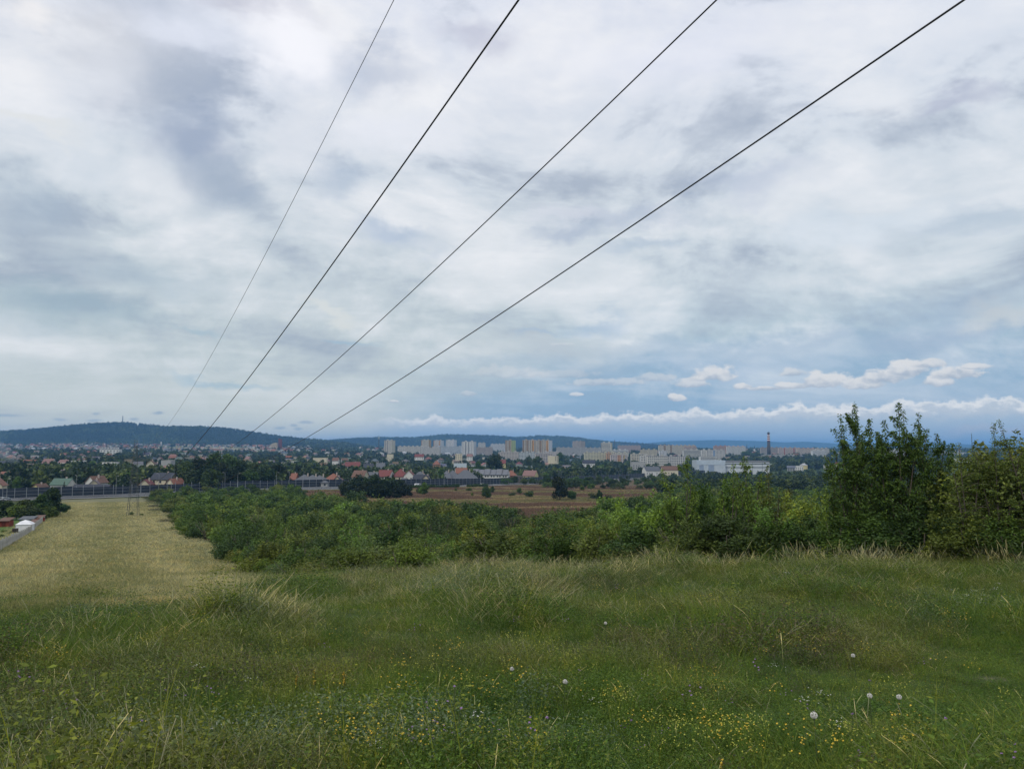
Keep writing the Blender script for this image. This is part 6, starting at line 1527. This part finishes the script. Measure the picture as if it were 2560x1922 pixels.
def bands():
    for y0, y1, den, sc0 in ((-6, 3.0, 16, 1.0), (3.0, 7, 62, 1.0), (7, 11, 46, 1.05), (11, 16, 32, 1.2), (16, 22, 22, 1.35), (22, 30, 15, 1.55), (30, 40, 10, 1.7)):
        yield y0, y1, den, sc0
Pm = []; Sm = []; Im = []
for y0, y1, den, sc0 in bands():
    xm = .95 * max(abs(y1), 3) + 2; area = 2 * xm * (y1 - y0); n = int(area * den)
    y = npr.uniform(y0, y1, n); x = npr.uniform(-xm, xm, n)
    keep = np.abs(x) < .85 * np.abs(y) + 2.5
    u = x / np.clip(y, 8, None); keep &= (y < meadow_crest(u) + 3.5 + 1.5 * fbm(x, y, .3, 4)) | ((x > field_edge_right(y) - 1) & (y < 40) & (y > 20)); x, y = x[keep], y[keep]; n = len(x); u = x / np.clip(y, 8, None)
    g1, g2, g3, g4 = fbm(x, y, .35, 1), fbm(x, y, .6, 2), fbm(x, y, .9, 5), fbm(x, y, .5, 8)
    cr = meadow_crest(u); rel = y / cr
    strawy = sm((rel - .45) / .5) * np.clip(1.05 - np.clip(u, 0, 1) * 3.4, .08, 1) * (u > -.62) * .85 + .025
    strawy = strawy + (u < .1) * (y > 9) * .06
    strawy = strawy * (.55 + .9 * (g1 > .45))
    r = npr.rand(n)
    idx = np.where(r < strawy * .52, npr.randint(3, 6, n), np.where(g2 > .66, npr.randint(6, 9, n), np.where(g2 < .34, 9, npr.randint(0, 3, n))))
    idx = np.where((g3 > .80) & (r > .4), 10, idx); idx = np.where((g4 > .9) & (r > .4), 11, idx)
    right = (u > .18) & (rel > .62) & (r > .25); idx = np.where(right, np.where(npr.rand(n) < .55, 9, npr.choice([6, 7, 10, 0, 4], n)), idx)
    lefted = (rel > .86) & (u < -.22) & (r < .88); idx = np.where(lefted, npr.choice([6, 7, 8, 0, 1, 11], n), idx)
    path = np.exp(-((x - (2.6 + (y - 4) * .62)) / (.45 + .05 * y)) ** 2) * (y < 16) * (y > 3)
    idx = np.where((path > .35) & (npr.rand(n) < path * .85), npr.randint(12, 14, n), idx)
    idx = np.where(npr.rand(n) < .10, npr.randint(12, 14, n), idx)
    rr2 = npr.rand(n); g5 = fbm(x, y, .7, 21); idx = np.where((rr2 < .08) & (idx < 12), 14, idx); idx = np.where((rr2 > .90) & (g5 > .5) & (idx < 12), 15, idx); idx = np.where((rr2 > .80) & (g5 < .42) & (idx < 12), 16, idx)
    s = sc0 * npr.uniform(.7, 1.25, n) * (.45 + 1.05 * fbm(x, y, .75, 12)); s = np.where(idx > 13, np.maximum(s, sc0 * .8), s); s = np.where((idx == 12) | (idx == 13), np.maximum(s * 1.25, sc0 * .95), s)
    tall = 1 - .35 * sm((u - .1) / .3) * (y < 12)
    bare_ = np.zeros(n)
    for bpx, bpy_, br in ((2380, 1868, .32), (2345, 1838, .22), (2480, 1700, .22)):
        bx0, by0, _ = hit(bpx, bpy_); bare_ = np.maximum(bare_, np.exp(-((x - bx0) ** 2 / (br * 1.5) ** 2 + (y - by0) ** 2 / br ** 2)))
    kp = npr.rand(n) > bare_ * .85; s = s * (1 - .5 * bare_)
    x, y, s, idx, tall = x[kp], y[kp], s[kp], idx[kp], tall[kp]
    Pm.append(np.stack([x, y, T(x, y) - .01], 1)); Sm.append(np.stack([s, s, s * tall * np.clip(1.0 / sc0 ** .75, .5, 1.1)], 1)); Im.append(idx)
Pm, Sm, Im = np.concatenate(Pm), np.concatenate(Sm), np.concatenate(Im); n = len(Pm)
scatter('meadow_grass', Pm, np.stack([npr.normal(size=n) * .08, npr.normal(size=n) * .08, npr.rand(n) * 6.28], 1), Sm, Im, TU)
print('meadow tufts', n)
# flowers
Pf = []; If = []; Sf = []
def addf(px, py, rpx, rpy, n, k, s=1.0):
    for _ in range(max(1, int(n * .38))):
        a, b = npr.normal(px, rpx * 1.5), npr.normal(py, rpy * 1.6)
        if b < 1425: continue
        x, y, z = hit(a, b + 40 * 8 / max(6, hit(a, b)[1]) * .6, 2.5, 40)
        if y > 27: continue
        Pf.append((x, y, z)); If.append(k); Sf.append(s * npr.uniform(.8, 1.3))
for px, py, rx, ry, nn_ in ((1527, 1460, 60, 14, 34), (1500, 1520, 50, 14, 14), (567, 1545, 70, 14, 30), (428, 1525, 60, 14, 12), (700, 1510, 120, 14, 18), (1724, 1560, 28, 18, 22), (2060, 1628, 40, 10, 12), (2290, 1560, 60, 14, 22), (1350, 1505, 60, 14, 16), (240, 1640, 110, 20, 16),
                            (1180, 1740, 80, 26, 16), (985, 1775, 60, 20, 12), (1880, 1900, 80, 14, 14), (830, 1905, 70, 12, 14), (930, 1890, 60, 14, 14), (1780, 1880, 60, 20, 10), (1800, 1690, 40, 16, 8), (2100, 1470, 60, 10, 14), (2200, 1365, 20, 8, 5), (1300, 1850, 120, 40, 10), (2350, 1900, 60, 14, 8)):
    addf(px, py, rx, ry, nn_, 0)
for _ in range(420):
    px, py = npr.uniform(-60, 2620), npr.uniform(1450, 1960); k = npr.choice([0, 1, 2, 3, 4], p=(.10, .28, .05, .12, .45))
    if px > 1900 and npr.rand() < .4: continue
    addf(px, py, 1, 1, 1, k, .9)
for px, py, rx, ry, nn_, k in ((2480, 1500, 50, 14, 20, 2), (1960, 1448, 40, 12, 14, 2), (1420, 1500, 80, 20, 10, 3), (1250, 1650, 80, 30, 12, 4), (1450, 1760, 120, 40, 20, 4), (1380, 1850, 120, 30, 16, 4), (600, 1600, 160, 20, 16, 4), (560, 1795, 20, 20, 5, 2), (200, 1780, 90, 40, 8, 3), (1990, 1870, 60, 30, 8, 2)):
    addf(px, py, rx, ry, nn_, k)
n = len(Pf); Sf = np.array(Sf)
scatter('wildflowers', Pf, np.stack([npr.normal(size=n) * .1, npr.normal(size=n) * .1, npr.rand(n) * 6.28], 1), np.stack([Sf, Sf, Sf], 1), If, FT)
# dry field: tufts of stubble-like grass
def dry_field():
    src = []
    for s in range(4):
        rs = np.random.RandomState(960 + s)
        src.append(tuft('d%d' % s, 960 + s, [('b', MG['dry'] if s < 3 else MG['drygreen'], dict(n=190, r=1.0, h0=.18, h1=.5, w_=.016, lean=.5)), ('b', MG['drygreen'], dict(n=50 if s < 3 else 120, r=1.0, h0=.12, h1=.34, w_=.018, lean=.6))]))
    P = []; 
    n = 46000; Y = 12 * (338 / 12) ** npr.rand(n); x = npr.uniform(-1.0, .0, n) * Y
    ok = (x < field_edge_right(Y) + .5) & (x > field_edge_left(Y)) & (Y > meadow_crest(x / np.clip(Y, 8, None)) + 2)
    x, Y = x[ok], Y[ok]; lat = x + Y * .51; kk_ = npr.rand(len(x)) > .75 * (np.abs(np.mod(lat, 5.2) - 2.6) < .45); x, Y = x[kk_], Y[kk_]; n = len(x); lat = x + Y * .51
    g = fbm(lat, Y * .03, .42, 3); track = np.exp(-((lat + 1.5) / 2.0) ** 2) * (Y > 45)
    green_ = (npr.rand(n) < track * .75) | ((np.mod(lat, 7.4) < 2.6) & (Y > 30) & (npr.rand(n) < .5)) | ((g > .66) & (npr.rand(n) < .8)) | ((x < field_edge_left(Y) + 6) & (npr.rand(n) < .6)) | ((Y < 70) & (Y > 42) & (fbm(x, Y, .12, 6) > .62))
    idx = np.where(green_, 3, npr.randint(0, 3, n))
    s = np.clip(Y / 30, .6, 4.5) * npr.uniform(.7, 1.2, n)
    return scatter('field_grass', np.stack([x, Y, T(x, Y)], 1), np.stack([np.zeros(n), np.zeros(n), npr.rand(n) * 6.28], 1), np.stack([s, s, s ** .1 * npr.uniform(.5, .9, n)], 1), idx, src)
dry_field()
def heath_grass():
    hm = {k: foliage_mat('heath_' + k, c_, .2, .4) for k, c_ in (('a', (.19, .11, .07)), ('b', (.33, .28, .14)), ('c', (.16, .17, .06)), ('d', (.13, .078, .052)))}
    src = [tuft('e%d' % i, 980 + i, [('b', hm[k], dict(n=130, r=1.1, h0=.15, h1=.5, w_=.03, lean=.6)), ('l', hm['d'], dict(n=60, r=1.1, h0=.05, h1=.3, L=.12, W=.08))]) for i, k in enumerate('abcd')]
    n = 16000; Y = 180 * (620 / 180) ** npr.rand(n); u = npr.uniform(-.29, .21, n); x = u * Y
    ok = Y < path_Y(u) - 30; x, Y = x[ok], Y[ok]; n = len(x)
    g = fbm(x * .35, Y, .05, 15) + .12 * (npr.rand(n) - .5); idx = np.where(g < .40, 3, np.where(g < .52, 0, np.where(g < .64, 1, 2)))
    s = npr.uniform(1.6, 3.2, n)
    scatter('heath_grass', np.stack([x, Y, T(x, Y)], 1), np.stack([np.zeros(n), np.zeros(n), npr.rand(n) * 6.28], 1), np.stack([s, s, npr.uniform(.6, 1.3, n)], 1), idx, src)
heath_grass()
# tall dry stems before the near shrubs
def edge_stems():
    src = [tuft('t%d' % s, 970 + s, [('b', MG['straw'], dict(n=9, r=.3, h0=.5, h1=1.05, w_=.006, lean=.4, head=.015, seg=6)), ('b', MG['green2'], dict(n=14, r=.35, h0=.3, h1=.7, w_=.009, lean=.6))]) for s in range(3)]
    n = 300; px = npr.uniform(1250, 2750, n); Y = npr.uniform(24, 29.5, n); x = (px - 1280) / F * Y
    w_ = np.where(px > 1950, 1.0, .7)
    scatter('tall_dry_grass', np.stack([x, Y, T(x, Y)], 1), np.stack([np.zeros(n), np.zeros(n), npr.rand(n) * 6.28], 1), np.stack([w_, w_, w_ * npr.uniform(.6, 1.1, n)], 1), npr.randint(0, 3, n), src)
edge_stems()

# countable flowers
def on_ray(px, py, h):
    """ground point whose plant top of height h shows at the pixel"""
    rx, ry, rz = ray(px, py); ys = np.linspace(3, 30, 1600); k = ys / ry; i = int(np.argmax(EYE + rz * k - (T(rx * k, ys) + h) < 0)); y = ys[i]; x = rx / ry * y; return float(x), float(y), Tz(x, y)
M['seed'] = mat('seed_fluff', col=(.62, .6, .55), rough=.9)
M['stem'] = mat('stem_green', lambda: ramp(noise(objco(), 6, 3), [(.3, (.05, .08, .025)), (.8, (.10, .12, .05))]), rough=.7)
def seedhead():
    q = MB(); rs = random.Random(3)
    for i in range(70):
        d = Vector((rs.gauss(0, 1), rs.gauss(0, 1), rs.gauss(0, 1))).normalized(); a = d.orthogonal().normalized(); b = d.cross(a)
        q.poly([d * .004, d * .026 + a * .004, d * .03, d * .026 - a * .004]); q.poly([d * .027 + a * .007, d * .03 + b * .007, d * .027 - a * .007, d * .03 - b * .007])
    q.tube([(0, 0, -.006), (0, 0, .004)], .007, 8); return q.mesh('seed_head', M['seed'])
for px, py, h, txt in ((1406, 1703, .46, 'left of centre near the bottom'), (2178, 1739, .44, 'left one of the pair at the lower right'), (2240, 1742, .44, 'right one of the pair at the lower right'), (2040, 1788, .46, 'nearest and biggest, below the pair'), (1517, 1557, .5, 'in dark herbs right of centre'), (1282, 1672, .42, 'half hidden at the centre'), (2141, 1638, .4, 'behind the yellow flowers at the right')):
    x, y, z = on_ray(px, py, h); e = empty('dandelion_clock', (x, y, z)); bend = rnd.uniform(-.04, .04)
    ob('stalk', MB().tube([(0, 0, 0), (bend * .5, 0, h * .6), (bend, 0, h)], .0035, 5).mesh('stalk', M['stem']), e)
    ob('seed_head', cached('seedhead', seedhead), e, (bend, 0, h), sc=.95 if 'biggest' in txt else .8); tag(e, 'round white dandelion seed head, ' + txt, 'dandelion', 'dandelion seed heads in the meadow')
for px, py, h, txt in ((860, 1680, .5, 'tallest and brightest of three'), (786, 1678, .48, 'middle of three'), (741, 1690, .42, 'leftmost of three'), (1803, 1900, .4, 'at the bottom edge')):
    x, y, z = on_ray(px, py, h); e = empty('yellow_spike', (x, y, z)); ob('stalk', MB().tube([(0, 0, 0), (.01, 0, h)], [.004, .003], 5).mesh('stalk', M['stem']), e)
    rs = np.random.RandomState(int(px)); C = np.stack([rs.normal(size=26) * .006, rs.normal(size=26) * .006, h - .13 + .14 * rs.rand(26)], 1); V, Fq, tn = petals(C, .009, rs)
    ob('flower', mesh_np('flower', V, Fq, MF['yellow'], tone=tn), e); tag(e, 'slender yellow flower spike in the grass, ' + txt, 'flower', 'yellow flower spikes')
x, y, z = on_ray(1136, 1715, .72); e = empty('thistle', (x, y, z))
ob('stalk', MB().tube([(0, 0, 0), (.01, 0, .35), (0, 0, .72)], [.006, .005, .003], 6).tube([(.005, 0, .4), (.05, .01, .55)], [.003, .002], 5).tube([(.005, 0, .48), (-.05, .01, .6)], [.003, .002], 5).mesh('stalk', M['stem']), e)
rs = np.random.RandomState(5); V, Fq, tn = leaves(26, .05, .05, .65, .07, .018, rs); ob('leaf', mesh_np('leaf', V, Fq, MG['herb2'], tone=tn), e, kind='stuff')
C = np.array([[0, 0, .72], [.05, .01, .56], [-.05, .01, .61]]); V, Fq, tn = petals(C, .012, rs); ob('flower', mesh_np('flower', V, Fq, MF['violet'], tone=tn), e)
tag(e, 'tall dark thistle stem standing at the bottom centre', 'thistle')
for px, py, h, txt in ((2362, 1795, .2, 'beside the bare soil'), (1365, 1793, .34, 'pinkish, left'), (2172, 1700, .3, 'between the seed heads'), (2128, 1783, .3, 'small pale blue'), (958, 1808, .36, 'whitish pink at lower centre'), (1082, 1802, .34, 'brownish pink near the thistle'), (300, 1850, .3, 'bright violet at lower left')):
    x, y, z = on_ray(px, py, h); e = empty('knapweed', (x, y, z)); ob('stalk', MB().tube([(0, 0, 0), (.01, 0, h)], [.003, .002], 5).mesh('stalk', M['stem']), e)
    rs = np.random.RandomState(int(px)); V, Fq, tn = petals(np.array([[.01, 0, h]]), .017, rs); ob('flower', mesh_np('flower', V, Fq, MF['violet'], tone=tn), e); tag(e, 'single violet knapweed flower, ' + txt, 'flower', 'knapweed flowers')

# ------------------------------------------------------------------ smoke and haze
def volume_mat(name, dens, col, noisy=False):
    m = bpy.data.materials.new(name); m.use_nodes = True; nt = m.node_tree; nt.nodes.clear(); X.nt = nt
    v = nt.nodes.new('ShaderNodeVolumePrincipled'); v.inputs['Color'].default_value = (*col, 1); v.inputs['Density'].default_value = dens
    if noisy:
        d = sstep(noise(objco(), 2.2, 4, .6), .42, .75, 0, dens); nt.links.new(d.k, v.inputs['Density'])
    o = nt.nodes.new('ShaderNodeOutputMaterial'); nt.links.new(v.outputs[0], o.inputs['Volume']); return m
HZ = 9.0e-5
hz = ob('haze', MB().box(-26000, 26000, -3000, 24000, -60, 178).mesh('haze', volume_mat('haze_air', HZ, (.25, .55, 1.0))), kind='stuff')
sx, sy, sz_ = at(38, 700)
def plume():
    q = MB(); s = 700 / F
    pts = [(24 * s, 0, -2), (10 * s, 0, 7), (-10 * s, 2, 12), (-40 * s, 4, 17), (-75 * s, 6, 21)]; q.tube(pts, [1.5, 4, 6, 8, 10], 10)
    return q.mesh('smoke', volume_mat('smoke_air', .06, (.8, .88, 1.0), True), True)
ob('smoke', plume(), loc=(sx, sy, sz_ + 4), kind='stuff')
